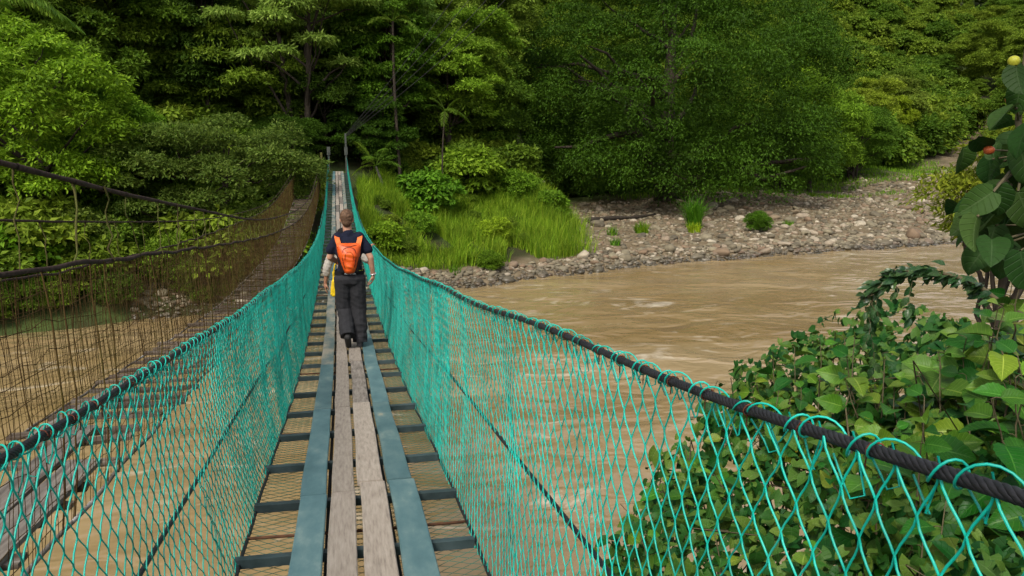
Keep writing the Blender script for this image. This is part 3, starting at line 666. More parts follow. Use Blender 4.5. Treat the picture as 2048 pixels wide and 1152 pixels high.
proto('layered', 7, (5.2, 5.0, 4.2), 8.2, 40, 1.35, 30000, 0.34, 0.12, 0.25, 11, 24, flat=0.42, droop=0.3, up=1.3, inner=0.35, h_split=0.25)
proto('shrub', 8, (1.5, 1.5, 1.2), 1.15, 26, 0.5, 9000, 0.17, 0.075, 0.04, 1.9, 12, flat=0.7, droop=0.25, h_split=0.05, stems=3)
proto('broadshrub', 9, (1.7, 1.6, 1.3), 1.3, 24, 0.55, 4500, 0.30, 0.16, 0.05, 2.0, 12, flat=0.7, droop=0.4, h_split=0.05, stems=3)
# palm: ringed trunk, arching fronds with hanging leaflets
def frond_mesh(rg, L=2.6, n=26, droop=1.2, wl=0.5, rise=0.5):
    u = np.linspace(0, 1, 12); P = np.stack([L * u * (1 - 0.15 * u), 0 * u, rise * L * u - droop * L * 0.5 * u ** 2], -1)
    mb = MB(); V, F = tubes(P, 0.022 * (1 - 0.85 * u) + 0.003, 4, (0, 1, 0)); mb.add(V, F)
    t = np.linspace(0.14, 0.99, n); B = np.stack([np.interp(t, u, P[:, q]) for q in range(3)], -1); T = nrm(np.gradient(B, axis=0))
    for sd in (-1, 1):
        ax = nrm(T * 0.75 + np.array([0, sd * 1.0, 0]) + np.array([0, 0, -0.35]) + rg.normal(size=(n, 3)) * 0.1)
        nm = nrm(np.array([0, -sd * 0.35, 1.0]) + rg.normal(size=(n, 3)) * 0.1)
        V, F = leaf_quads(B, ax, nm, wl * L * 0.42 * np.sin(np.pi * (0.12 + 0.8 * t)) + 0.1, 0.05 * L * 0.5, fold=-0.2); mb.add(V, F)
    return mb.mesh('frond', M['leaf'])
rg_p = np.random.RandomState(5)
FR = [frond_mesh(rg_p, rise=r, droop=d) for r, d in ((0.9, 1.1), (0.6, 1.3), (0.25, 1.2), (1.2, 0.9))]
def palm(name, label, x, y, H, fl, color, n=13, r=0.09, seed=0, bark='bark_pale'):
    rg = np.random.RandomState(seed); t = thing(name, label, 'palm', (x, y, float(hterrain(np.array([x]), np.array([y]))[0]) - 0.1))
    u = np.linspace(0, 1, 40); P = np.stack([0.3 * np.sin(u * 2 + seed), 0.2 * np.sin(u * 3), H * u], -1)
    V, F = tubes(P, r * (1.15 - 0.4 * u) * (1 + 0.09 * (np.arange(40) % 2)), 8, (0.2, 1, 0)); link('trunk', new_mesh('trunk', V, F, M[bark], True), t)
    for k in range(n):
        o = link('frond', FR[rg.randint(4)], t, tuple(P[-1])); s = fl / 2.6 * rg.uniform(0.8, 1.15); o.scale = (s, s, s); o.rotation_euler = (rg.normal() * 0.15, rg.normal() * 0.15, k * 2.4 + rg.rand() * 0.5); o.color = (*color, 1)
    return t
GT = 'trees on the far bank'
def T(key, name, label, px, s, color, rz=0, sz=None, cat='tree', dz=0.0):
    return tree(key, name, label, px[0], px[1], s, rz, color, GT if cat == 'tree' else 'shrubs on the far bank', cat, sz, dz)
OLIVE = (1.35, 1.08, 1.9); BRIGHT = (1.4, 1.5, 0.95); DARK = (0.55, 0.72, 0.6); PALE = (1.6, 1.5, 2.9); MID = (1.0, 1.0, 1.0); YEL = (1.75, 1.5, 0.9); DEEP = (0.75, 0.85, 0.9)
T('big', 'giant_tree', 'huge dark green tree with drooping clumps above the gravel bank', (33.6, 80), 1.0, (0.3, 0.46, 0.36))
T('olive', 'spreading_tree', 'wide olive-green spreading tree behind the rusty old bridge', (-6.2, 42.2), 1.0, OLIVE, 0.3, dz=-0.5)
T('bright', 'bright_tree', 'bright yellow-green tree at the left edge above the old bridge', (-13.4, 40.5), 0.95, BRIGHT)
T('bright', 'bright_tree', 'second bright green tree at left, lower and right of the first', (-10.9, 43.0), 0.62, (1.35, 1.5, 1.0), 2.0)
T('open', 'multi_stem_tree', 'tall open tree with several dark stems and pale leaves over the bridge end', (-2.4, 56), 1.0, PALE)
T('open', 'leaning_tree', 'pale-leaved open tree right of the many-stemmed one at the top', (2.6, 61), 0.85, (1.2, 1.2, 2.0), 2.5)
T('layered', 'layered_tree', 'tree with flat leaf layers in the top left behind the bright tree', (-19.0, 56), 1.05, (1.05, 1.0, 1.0), 1.0)
T('round', 'round_tree', 'rounded green tree behind the wide olive tree, left of the dark one', (-13.6, 57), 0.95, (1.15, 1.15, 1.1), 0.4)
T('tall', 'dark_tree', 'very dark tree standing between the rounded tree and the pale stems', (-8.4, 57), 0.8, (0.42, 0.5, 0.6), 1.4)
T('tall', 'slender_tree', 'slender mid-green tree directly right of the bridge tower top', (3.7, 58), 0.85, (1.1, 1.2, 1.0), 0.7)
T('round', 'yellowish_tree', 'yellowish-green tree in the gap left of the huge dark tree', (10.6, 68), 0.95, (1.6, 1.5, 1.1), 2.2)
T('layered', 'feathery_tree', 'feathery green tree between the thin palm trunk and the huge tree', (8.2, 62), 0.9, (1.2, 1.35, 1.1), 3.0)
T('tall', 'background_tree', 'dull green tree at the top edge left of the huge dark tree', (15.4, 80), 1.15, (0.95, 1.0, 1.3), 1.9)
T('bright', 'leafy_tree', 'mid-green bushy tree hanging over the rocks right of the huge tree', (55.5, 88), 1.35, (0.85, 1.1, 0.9), 0.8)
T('olive', 'low_tree', 'low dense dark tree on the grass behind the gravel bank', (67.5, 97), 1.25, (0.7, 0.85, 0.75), 1.1, sz=1.15)
T('round', 'light_tree', 'lighter green tree above the low dense one on the right', (80, 112), 1.0, (1.3, 1.25, 1.2), 2.6)
T('layered', 'sparse_tree', 'sparse olive tree with visible limbs near the top right', (92, 122), 1.15, (1.2, 1.05, 1.5), 0.2)
T('bright', 'far_tree', 'pale yellow-green tree beside the stony side stream on the right', (86.5, 118), 1.1, YEL, 2.9)
T('round', 'far_tree', 'olive tree behind the yellow-fruited branch at far right', (99, 131), 1.15, (1.15, 1.05, 1.2), 1.2)
T('tall', 'hill_tree', 'bright hill tree directly right of the top of the huge tree', (70, 118), 1.05, (1.5, 1.6, 1.0), 1.5)
T('olive', 'hanging_tree', 'dark low tree beside the huge tree, its boughs close to the gravel', (48, 82), 0.95, (0.6, 0.75, 0.65), 0.0, sz=1.2)
palm('slim_palm', 'slim palm with a tall dark trunk right of the bridge end', 4.0, 55.5, 11.5, 2.4, (0.9, 0.95, 1.2), 11, 0.10, 3, 'bark')
palm('grey_palm', 'short grey-stemmed palm with arching fronds in front of the feathery tree', 7.0, 54.0, 6.4, 1.9, (0.55, 0.65, 0.6), 10, 0.055, 4, 'bark')
palm('coconut_palm', 'coconut palm reaching into the top left corner', -17.3, 46.0, 9.3, 4.2, (0.9, 1.0, 1.1), 14, 0.16, 6)
palm('young_palm', 'young palm with low feathery fronds right of the far tower', 2.4, 53.0, 1.6, 2.2, (0.9, 1.0, 1.0), 10, 0.08, 8)
S = 'shrub'
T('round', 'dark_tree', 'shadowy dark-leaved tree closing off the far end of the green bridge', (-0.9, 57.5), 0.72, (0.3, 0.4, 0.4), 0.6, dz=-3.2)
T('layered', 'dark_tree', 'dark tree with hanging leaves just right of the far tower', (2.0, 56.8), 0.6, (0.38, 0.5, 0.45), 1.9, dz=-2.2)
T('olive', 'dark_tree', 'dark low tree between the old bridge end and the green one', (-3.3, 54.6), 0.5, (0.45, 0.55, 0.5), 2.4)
T('broadshrub', 'shrub', 'bright leafy shrub at the left edge under the thin old cable', (-13.2, 37.0), 1.1, (1.6, 1.7, 1.0), 0.3, cat=S)
T('shrub', 'shrub', 'olive shrub seen through the old hangers at left', (-11.2, 38.6), 1.3, OLIVE, 1.3, cat=S)
T('shrub', 'shrub', 'dark green shrub on the bank under the wide olive tree', (-7.6, 38.4), 1.1, (0.8, 0.95, 0.8), 2.3, cat=S)
T('broadshrub', 'shrub', 'low green shrub where the old bridge meets the bank', (-3.6, 41.4), 1.1, (0.85, 1.0, 0.8), 0.9, cat=S)
T('broadshrub', 'shrub', 'light green broad-leaved shrub touching the right rail of the green bridge', (2.3, 44.2), 0.62, (1.8, 1.8, 1.3), 1.1, cat=S)
T('shrub', 'shrub', 'feathery shrub above the grass right of the bridge', (4.6, 48.2), 0.7, (1.6, 1.7, 1.4), 0.4, cat=S)
T('shrub', 'shrub', 'rounded bright shrub in the middle of the tall grass', (9.2, 48.6), 0.75, (1.6, 1.65, 1.1), 2.4, cat=S)
T('broadshrub', 'shrub', 'dark broad-leaved shrub behind the tall grass', (8.8, 55.5), 1.4, (1.1, 1.25, 1.0), 3.4, cat=S)
T('broadshrub', 'shrub', 'glossy shrub at the foot of the short grey palm', (5.4, 51.6), 1.2, (1.3, 1.5, 1.1), 5.1, cat=S)
T('shrub', 'shrub', 'small dark shrub at the water edge below the tall grass', (8.2, 44.4), 0.55, (0.9, 1.05, 0.8), 5.0, cat=S)
T('shrub', 'shrub', 'small round green shrub alone among the grey stones', (32.0, 57.6), 0.75, (0.75, 0.95, 0.7), 4.0, cat=S)
T('shrub', 'shrub', 'leafy green shrub at the upper edge of the grassy bank', (12.2, 55.5), 1.15, (1.1, 1.25, 0.9), 0.1, cat=S)

T('broadshrub', 'shrub', 'shrub at the right end of the tall grass against the dark tree', (14.3, 54.5), 0.8, (0.9, 1.1, 0.8), 0.6, cat=S)

# forest behind, too dense to count: crowns and undergrowth scattered over the slopes
def scatter(name, label, cat, src, pts, rz, scl, color=None):
    me = bpy.data.meshes.new(name); me.vertices.add(len(pts)); me.vertices.foreach_set('co', np.asarray(pts, np.float32).ravel())
    for nm, v in (('rz', rz), ('sc', scl)):
        a = me.attributes.new(nm, 'FLOAT', 'POINT'); a.data.foreach_set('value', np.asarray(v, np.float32))
    o = link(name, me); tag(o, label, cat, kind='stuff')
    ng = bpy.data.node_groups.new(name, 'GeometryNodeTree')
    ng.interface.new_socket('Geometry', in_out='INPUT', socket_type='NodeSocketGeometry'); ng.interface.new_socket('Geometry', in_out='OUTPUT', socket_type='NodeSocketGeometry')
    N, L = ng.nodes, ng.links
    gi = N.new('NodeGroupInput'); go = N.new('NodeGroupOutput'); iop = N.new('GeometryNodeInstanceOnPoints'); oi = N.new('GeometryNodeObjectInfo')
    oi.inputs['Object'].default_value = src; oi.inputs['As Instance'].default_value = True; oi.transform_space = 'ORIGINAL'
    r = N.new('GeometryNodeInputNamedAttribute'); r.data_type = 'FLOAT'; r.inputs['Name'].default_value = 'rz'
    s = N.new('GeometryNodeInputNamedAttribute'); s.data_type = 'FLOAT'; s.inputs['Name'].default_value = 'sc'
    cx = N.new('ShaderNodeCombineXYZ'); L.new(r.outputs['Attribute'], cx.inputs['Z'])
    L.new(gi.outputs[0], iop.inputs['Points']); L.new(oi.outputs['Geometry'], iop.inputs['Instance']); L.new(cx.outputs[0], iop.inputs['Rotation']); L.new(s.outputs['Attribute'], iop.inputs['Scale'])
    L.new(iop.outputs[0], go.inputs[0])
    md = o.modifiers.new('scatter', 'NODES'); md.node_group = ng
    return o
crown_of = {}
for o in list(COL.objects):
    if o.name.split('.')[0] == 'crown': crown_of.setdefault(o.data.name, []).append(o)
def crown_src(key, i=0): return crown_of[PROTO[key][0].name][i]
rg = np.random.RandomState(77)
def spread(n_try, cond, d0, d1, pw, md):
    az = np.radians(rg.uniform(-25, 51, n_try)); D_ = d0 + (d1 - d0) * rg.rand(n_try) ** pw
    x, y = D_ * np.sin(az), D_ * np.cos(az); q = cond(x, y, y - ybank(x)); x, y, D_ = x[q], y[q], D_[q]; out = []; grid = {}
    for a, b, r in zip(x, y, D_):
        m = md(r); g = (int(a // 8), int(b // 8)); ok = True
        for i in (-1, 0, 1):
            for j in (-1, 0, 1):
                for (c, e) in grid.get((g[0] + i, g[1] + j), ()):
                    if (a - c) ** 2 + (b - e) ** 2 < m * m: ok = False
        if ok: out.append((a, b)); grid.setdefault(g, []).append((a, b))
    return np.array(out)
def off_stream(x, d): return ~((x > 66) & (np.abs(d - (41 + 0.72 * (x - 87.6))) < 8) & (x < 190))
def open_slope(x, y):
    r = np.hypot(x, y); a = np.degrees(np.arctan2(x, y)) + 1.2 * np.sin(r * 0.05); return (a > 29) & (a < 40.5) & (r > 135)
pts = spread(16000, lambda x, y, d: np.where(x < 12, d > 21, d > 42 + 0.25 * np.clip(x - 40, 0, 400)) & off_stream(x, d) & ~open_slope(x, y), 56, 460, 1.35, lambda r: min(2.7 + r * 0.016, 7.9))
hz = hterrain(pts[:, 0], pts[:, 1]); print('forest', len(pts))
kinds = [('round', 0, 'mixed'), ('tall', 1, 'slender'), ('layered', 0, 'layered'), ('bright', 2, 'bushy'), ('round', 1, 'yellowish'), ('layered', 1, 'feathery'), ('tall', 3, 'bright')]
kk = rg.randint(0, len(kinds), len(pts))
for k, (key, i, word) in enumerate(kinds):
    q = kk == k; n = int(q.sum()); D_ = np.hypot(pts[q, 0], pts[q, 1])
    scatter('hillside_forest', 'dense forest of %s trees covering the slope behind' % word, 'forest', crown_src(key, i), np.column_stack([pts[q], hz[q] - 1.5 - 1.2 * (key != 'bright')]), rg.uniform(0, 6.28, n), rg.uniform(0.75, 1.15, n) * np.where((np.degrees(np.arctan2(pts[q, 0], pts[q, 1])) > 28) & (np.degrees(np.arctan2(pts[q, 0], pts[q, 1])) < 41.5), 0.72, np.clip(0.75 + D_ / 260, 0.8, 1.7)))
# undergrowth
und = spread(6200, lambda x, y, d: np.where(x < 0.8, d > 2.0, np.where(x < 14, d > 16, d > 36 + 0.18 * np.clip(x - 40, 0, 400))) & ((np.abs(x + 0.7) > np.where(y > 50, 4.2, 2.0)) | (y > 66)) & off_stream(x, d), 30, 190, 1.5, lambda r: 0.7 + r * 0.01)
und = np.array(und); uz = hterrain(und[:, 0], und[:, 1]); ku = rg.randint(0, 4, len(und))
lx = rg.uniform(-32, 0.4, 260); ly = ybank(lx) + rg.uniform(0.7, 7.5, 260); lq = (np.abs(lx + 1.0) > 1.9); lx, ly = lx[lq], ly[lq]; ln_ = len(lx)
scatter('bank_scrub', 'tangled scrub along the left river bank beneath the old bridge', 'scrub', crown_src('shrub', 1), np.column_stack([lx, ly, hterrain(lx, ly) - 0.1]), rg.uniform(0, 6.28, ln_), rg.uniform(0.35, 0.75, ln_))
wx_ = rg.uniform(1.6, 14.0, 30); wy_ = ybank(wx_) + rg.uniform(3.2, 14, 30); wz_ = hterrain(wx_, wy_)
scatter('bank_weeds', 'low leafy weeds mixed through the tall grass right of the bridge', 'weeds', crown_src('broadshrub', 2), np.column_stack([wx_, wy_, wz_ - 0.05]), rg.uniform(0, 6.28, 30), rg.uniform(0.2, 0.4, 30))
for k, (key, i, word) in enumerate([('shrub', 0, 'small-leaved'), ('broadshrub', 0, 'broad-leaved'), ('shrub', 2, 'dark'), ('broadshrub', 1, 'light green')]):
    q = ku == k; n = int(q.sum())
    scatter('undergrowth', '%s undergrowth filling the forest floor of the far bank' % word, 'undergrowth', crown_src(key, i), np.column_stack([und[q], uz[q] - 0.3]), rg.uniform(0, 6.28, n), rg.uniform(0.7, 1.6, n) * np.clip(np.hypot(und[q, 0], und[q, 1]) / 70, 0.9, 2.2))
sl = spread(14000, lambda x, y, d: open_slope(x, y) & off_stream(x, d), 135, 520, 1.0, lambda r: 2.4 + r * 0.005)
sh = hterrain(sl[:, 0], sl[:, 1]); n = len(sl); print('slope', n, 'und', len(und))
scatter('vine_covered_slope', 'bright green creeper-covered hillside at the upper right', 'hillside plants', crown_src('broadshrub', 2), np.column_stack([sl, sh - 0.8]), rg.uniform(0, 6.28, n), rg.uniform(1.4, 3.2, n))

# ------------------------------------------------------------------ far bank: grass, stones, driftwood
M['grass'] = leaf_mat('grass_blade', [(0.06, 0.14, 0.008), (0.105, 0.225, 0.011), (0.155, 0.29, 0.015), (0.24, 0.34, 0.03)], transl=0.35, patch=0.5)
def blades(rg, P, L, W, lean=0.35, bend=0.45):
    n = len(P); az = rg.uniform(0, 6.28, n); dr = np.stack([np.cos(az), np.sin(az), 0 * az], -1) * (lean * rg.rand(n))[:, None]
    L = (L * rg.uniform(0.6, 1.2, n))[:, None]; up = np.array([0, 0, 1.0]); sd = np.stack([-np.sin(az + rg.normal(size=n)), np.cos(az), 0 * az], -1)
    W = np.broadcast_to(W, (n,))[:, None]
    m = P + L * 0.55 * nrm(up + dr); t = m + L * 0.5 * nrm(up * (1 - bend * rg.rand(n))[:, None] + dr * 3.0)
    V = np.stack([P - sd * W * .5, P + sd * W * .5, m + sd * W * .4, m - sd * W * .4, t], 1)
    i = np.arange(n)[:, None] * 5
    return V.reshape(-1, 3), [np.concatenate([i, i + 1, i + 2, i + 3], 1), np.concatenate([i + 3, i + 2, i + 4], 1)]
rg = np.random.RandomState(31)
def ground_pts(rg, n, x0, x1, y0, y1, ok):
    x = rg.uniform(x0, x1, n); y = rg.uniform(y0, y1, n); q = ok(x, y); x, y = x[q], y[q]
    return np.stack([x, y, hterrain(x, y) - 0.02], -1)
def okg(x, y):
    d = y - ybank(x); e = vnoise(np.stack([x * .5, y * .5], -1), 8)
    return (d > 2.5 + 0.5 * e) & (d < 15 + 2 * e) & (x < 14.6 + 2.2 * rg.rand(len(x)) ** 3 + 0.12 * (y - 50) + 0.7 * e) & (x > 0.9) & (vnoise(np.stack([x * .35, y * .35], -1), 9) > -0.75)
P = ground_pts(rg, 110000, 1, 20, 40, 70, okg); mb = MB()
hgt = 0.9 + 0.4 * vnoise(P[:, :2] * 0.4, 10) + 0.25 * vnoise(P[:, :2] * 1.6, 14) + 0.5 * sstep(9, 13, P[:, 0])
V, F = blades(rg, P, hgt, 0.035); mb.add(V, F)
tag(link('tall_grass', mb.mesh('tall_grass', M['grass'])), 'bright green tall grass covering the far bank right of the bridge', 'grass', kind='stuff')
def ok2(x, y):
    d = y - ybank(x); e = vnoise(np.stack([x * .25, y * .25], -1), 18)
    return (e > 0.1 - 0.05 * (d - 30)) & (d > 25) & (d < 48)
P = ground_pts(rg, 38000, 30, 92, 72, 116, ok2); V, F = blades(rg, P, np.full(len(P), 0.55), 0.07)
o = link('short_grass', new_mesh('short_grass', V, F, M['grass'])); o.color = (0.8, 0.9, 0.9, 1); tag(o, 'patches of short grass along the upper edge of the gravel bank', 'grass', kind='stuff')
P = ground_pts(rg, 9000, -30, 3, 20, 48, lambda x, y: (y - ybank(x) > 2.2) & (y - ybank(x) < 6)); V, F = blades(rg, P, np.full(len(P), 0.6), 0.05)
o = link('bank_grass', new_mesh('bank_grass', V, F, M['grass'])); o.color = (0.7, 0.8, 0.8, 1); tag(o, 'grass and weeds along the muddy left bank under the old bridge', 'grass', kind='stuff')
def tuft(label, x, y, h, r, n, color):
    a = rg.rand(n) * 6.28; q = r * np.sqrt(rg.rand(n)); z = float(hterrain(np.array([x]), np.array([y]))[0])
    V, F = blades(rg, np.stack([q * np.cos(a), q * np.sin(a), 0 * a - 0.02], -1), np.full(n, h), 0.03 + 0.012 * h, 0.5, 0.6)
    o = link('grass_tuft', new_mesh('grass_tuft', V, F, M['grass']), None, (x, y, z)); o.color = (*color, 1)
    tag(o, label, 'grass tuft', 'grass tufts on the gravel bank')
tuft('tall reed-like grass clump standing on the gravel bank', 28.2, 61.0, 2.6, 0.55, 420, (0.75, 0.95, 0.8))
tuft('short yellow-green tuft at the foot of the tall grass clump', 26.9, 58.2, 0.8, 0.5, 260, (1.2, 1.1, 0.7))
tuft('small yellow-green tuft alone in the middle of the gravel', 22.0, 56.8, 0.9, 0.5, 280, (1.25, 1.1, 0.7))
tuft('thin green tuft near the trickle beside the tall grass', 19.3, 55.6, 0.8, 0.35, 90, (0.9, 1.0, 0.9))
tuft('low green tuft among stones right of the round shrub', 36.5, 60.8, 0.45, 0.5, 120, (0.9, 1.0, 0.9))
tuft('little weed tuft by the water below the tall grass', 6.0, 43.4, 0.6, 0.3, 90, (0.9, 1.0, 0.8))
tuft('wispy tuft between stones in front of the trickle', 18.1, 51.5, 0.6, 0.35, 90, (0.85, 1.0, 0.9))

def stone_mat(name, a, b, c):
    m, nt, N, L, B = mat_new(name)
    g = N.new('ShaderNodeNewGeometry'); oi = N.new('ShaderNodeObjectInfo')
    ad = N.new('ShaderNodeMath'); ad.operation = 'ADD'; L.new(g.outputs['Random Per Island'], ad.inputs[0]); L.new(oi.outputs['Random'], ad.inputs[1])
    fr = N.new('ShaderNodeMath'); fr.operation = 'FRACT'; L.new(ad.outputs[0], fr.inputs[0])
    r = ramp(N, [(0.0, a), (0.3, b), (0.6, c), (0.8, (0.155, 0.10, 0.06)), (1.0, (0.36, 0.315, 0.235))]); L.new(fr.outputs[0], r.inputs['Fac'])
    tc = N.new('ShaderNodeTexCoord'); nz = N.new('ShaderNodeTexNoise'); nz.inputs['Scale'].default_value = 3.0; nz.inputs['Detail'].default_value = 7; L.new(tc.outputs['Object'], nz.inputs['Vector'])
    mr = N.new('ShaderNodeMapRange'); mr.inputs['To Min'].default_value = 0.55; mr.inputs['To Max'].default_value = 1.4; L.new(nz.outputs['Fac'], mr.inputs['Value'])
    # stones near the water are wet: darker and glossier below the splash line
    sp = N.new('ShaderNodeSeparateXYZ'); L.new(g.outputs['Position'], sp.inputs[0])
    wet = N.new('ShaderNodeMapRange'); wet.inputs['From Min'].default_value = 0.12; wet.inputs['From Max'].default_value = 0.5; wet.inputs['To Min'].default_value = 0.4; wet.inputs['To Max'].default_value = 1.0; L.new(sp.outputs['Z'], wet.inputs['Value'])
    mm = N.new('ShaderNodeMath'); mm.operation = 'MULTIPLY'; L.new(mr.outputs[0], mm.inputs[0]); L.new(wet.outputs[0], mm.inputs[1])
    hs = N.new('ShaderNodeHueSaturation'); L.new(r.outputs['Color'], hs.inputs['Color']); L.new(mm.outputs[0], hs.inputs['Value']); L.new(hs.outputs['Color'], B.inputs['Base Color'])
    rr = N.new('ShaderNodeMapRange'); rr.inputs['From Min'].default_value = 0.4; rr.inputs['To Min'].default_value = 0.35; rr.inputs['To Max'].default_value = 0.85; L.new(wet.outputs[0], rr.inputs['Value']); L.new(rr.outputs[0], B.inputs['Roughness'])
    bp = N.new('ShaderNodeBump'); bp.inputs['Strength'].default_value = 0.4; bp.inputs['Distance'].default_value = 0.03; L.new(nz.outputs['Fac'], bp.inputs['Height']); L.new(bp.outputs['Normal'], B.inputs['Normal'])
    return m
M['stone'] = stone_mat('river_stone', (0.078, 0.064, 0.041), (0.132, 0.11, 0.07), (0.2, 0.17, 0.108))
def ico(sub):
    import bmesh
    bm = bmesh.new(); bmesh.ops.create_icosphere(bm, subdivisions=sub, radius=0.5)
    V = np.array([v.co[:] for v in bm.verts]); F = np.array([[v.index for v in f.verts] for f in bm.faces]); bm.free(); return V, F
I1 = ico(1); I2 = ico(2); I3 = ico(3)
def stone_shape(rg, base):
    V, F = base; d = nrm(V)
    r = 1 + 0.16 * vnoise(d * 1.8, rg.randint(999)) + 0.05 * vnoise(d * 5, rg.randint(999))
    for _ in range(3):
        n = rand_dirs(rg, 1)[0]; k = rg.uniform(0.75, 0.95); q = d @ n; r = np.where(q * r > k, k / np.maximum(q, .1), r)
    return V * r[:, None]
st_me = [new_mesh('stone', stone_shape(rg, I3 if k < 3 else I2), (I3 if k < 3 else I2)[1], M['stone'], True) for k in range(12)]
def bar_ok(x, y):
    d = y - ybank(x); e = vnoise(np.stack([x * .3, y * .3], -1), 28)
    bar = (x - 0.16 * np.clip(d, 0, 60) > 13.2 + 0.6 * e) & (d > -0.6) & (d < 30 + np.clip(x - 42, 0, 45) * 0.22 + 3 * e)
    return bar | ((d > -0.5) & (d < np.where(x < 3, 2.3, 2.9) + 0.4 * e))
cand = []
n = 95000
x = rg.uniform(-32, 110, n); y = rg.uniform(16, 135, n); q = bar_ok(x, y); x, y = x[q], y[q]
xe = rg.uniform(-26, 62, 7000); ye = ybank(xe) + rg.uniform(-0.5, 2.3, len(xe)); x = np.concatenate([x, xe]); y = np.concatenate([y, ye]); d = y - ybank(x)
keep = rg.rand(len(x)) < np.interp(d, [-1, 0, 6, 14, 30, 60], [0.5, 1.0, 1.0, 0.75, 0.6, 0.5]) * np.where(x < 3, 0.9, 1); x, y, d = x[keep], y[keep], d[keep]
far = np.hypot(x, y)
sz = np.exp(rg.normal(size=len(x)) * 0.42) * np.interp(d, [0, 3, 10, 30], [0.22, 0.25, 0.2, 0.22]) * np.clip(far / 60, 0.9, 1.5)
sz = np.clip(sz, 0.08, 0.95)
score = sz / far * (x > -9) * (x < far * 0.78); order = np.argsort(-score)
named = order[:300]; rest = order[300:14500]
print('stones', len(order), len(rest))
SPEC = {}
for j, k in enumerate(named):
    z = float(hterrain(x[k], y[k])); s = sz[k]
    o = link('stone', st_me[rg.randint(12)], None, (x[k], y[k], z + s * 0.14)); o.scale = (s * rg.uniform(0.9, 1.5), s * rg.uniform(0.8, 1.15), s * rg.uniform(0.5, 0.8)); o.rotation_euler = (rg.normal() * .2, rg.normal() * .2, rg.uniform(0, 6.28))
    if d[k] < 1.2: lb, gr = 'dark wet stone at the waterline of the far bank', 'wet stones along the far waterline'
    elif x[k] < 13.5: lb, gr = 'stone in the narrow stony strip between the tall grass and the water', 'stones below the tall grass'
    elif d[k] < 7: lb, gr = 'dry rounded stone on the low river side of the gravel bank', 'dry stones on the low gravel bank'
    else: lb, gr = 'dry rounded stone higher up the gravel bank towards the trees', 'dry stones high on the gravel bank'
    tag(o, lb, 'stone', gr)
def rocks(name, label, ids, base, cat='stones', parent=None):
    m = len(ids); W = []
    sh = [stone_shape(rg, base) for _ in range(10)]; a = rg.uniform(0, 6.28, m); s = sz[ids]; c = rg.randint(0, 10, m)
    B = np.array(sh)[c] * np.stack([s * rg.uniform(.9, 1.5, m), s * rg.uniform(.75, 1.1, m), s * rg.uniform(.45, .8, m)], -1)[:, None]
    V = np.stack([B[..., 0] * np.cos(a)[:, None] - B[..., 1] * np.sin(a)[:, None], B[..., 0] * np.sin(a)[:, None] + B[..., 1] * np.cos(a)[:, None], B[..., 2]], -1)
    V += np.stack([x[ids], y[ids], hterrain(x[ids], y[ids]) + s * 0.1], -1)[:, None]
    F = (base[1][None] + np.arange(m)[:, None, None] * len(base[0])).reshape(-1, 3)
    tag(link(name, new_mesh(name, V.reshape(-1, 3), F, M['stone'], True)), label, cat, kind='stuff')
rocks('river_cobbles', 'cobbles packed along the near edge of the far gravel bank', rest[:2300], I2)
rocks('river_pebbles', 'small stones covering the rest of the far gravel bank', rest[2300:], I1)
for (label, px, py, s3, rz) in (('large tan boulder lying in the middle of the gravel bank', 37.6, 62.2, (1.5, 0.9, 0.8), 0.4), ('reddish boulder beside the large tan boulder', 40.2, 64.6, (1.4, 0.8, 0.55), 0.1),
        ('dark wet boulder at the waterline right of the tuft', 25.2, 50.2, (1.3, 0.8, 0.7), -0.5), ('dark rounded boulder at the right end of the waterline', 44.5, 55.6, (1.5, 1.1, 1.1), 0.6),
        ('brown boulder half in the water near the tall grass', 17.6, 48.1, (0.9, 0.7, 0.6), 0.2), ('pale boulder above the trickle near the tall grass edge', 19.6, 60.0, (1.5, 1.0, 0.7), 0.7),
        ('flat dark rock beside the side stream far right', 108.0, 132.0, (4.5, 2.5, 1.6), 0.2)):
    o = link('boulder', st_me[rg.randint(3)], None, (px, py, float(hterrain(px, py)) + s3[2] * 0.2)); o.scale = s3; o.rotation_euler = (0, 0, rz); tag(o, label, 'boulder', 'boulders on the far bank')
P = np.array([[19.5, 62.5, 2.0], [22, 64.5, 1.95], [25, 66.5, 2.25], [28, 69, 2.4]]); P[:, 2] = hterrain(P[:, 0], P[:, 1]) + 0.18
u = np.linspace(0, 1, 14); Q = np.stack([np.interp(u, np.linspace(0, 1, 4), P[:, k]) for k in range(3)], -1)
V, F = tubes(Q, 0.24 * (1 - 0.6 * u) + 0.03 * np.sin(u * 19), 8, (0, 0, 1), True); tag(link('driftwood_log', new_mesh('driftwood_log', V, F, M['bark'], True)), 'dark driftwood log lying at the shaded back of the gravel', 'log')
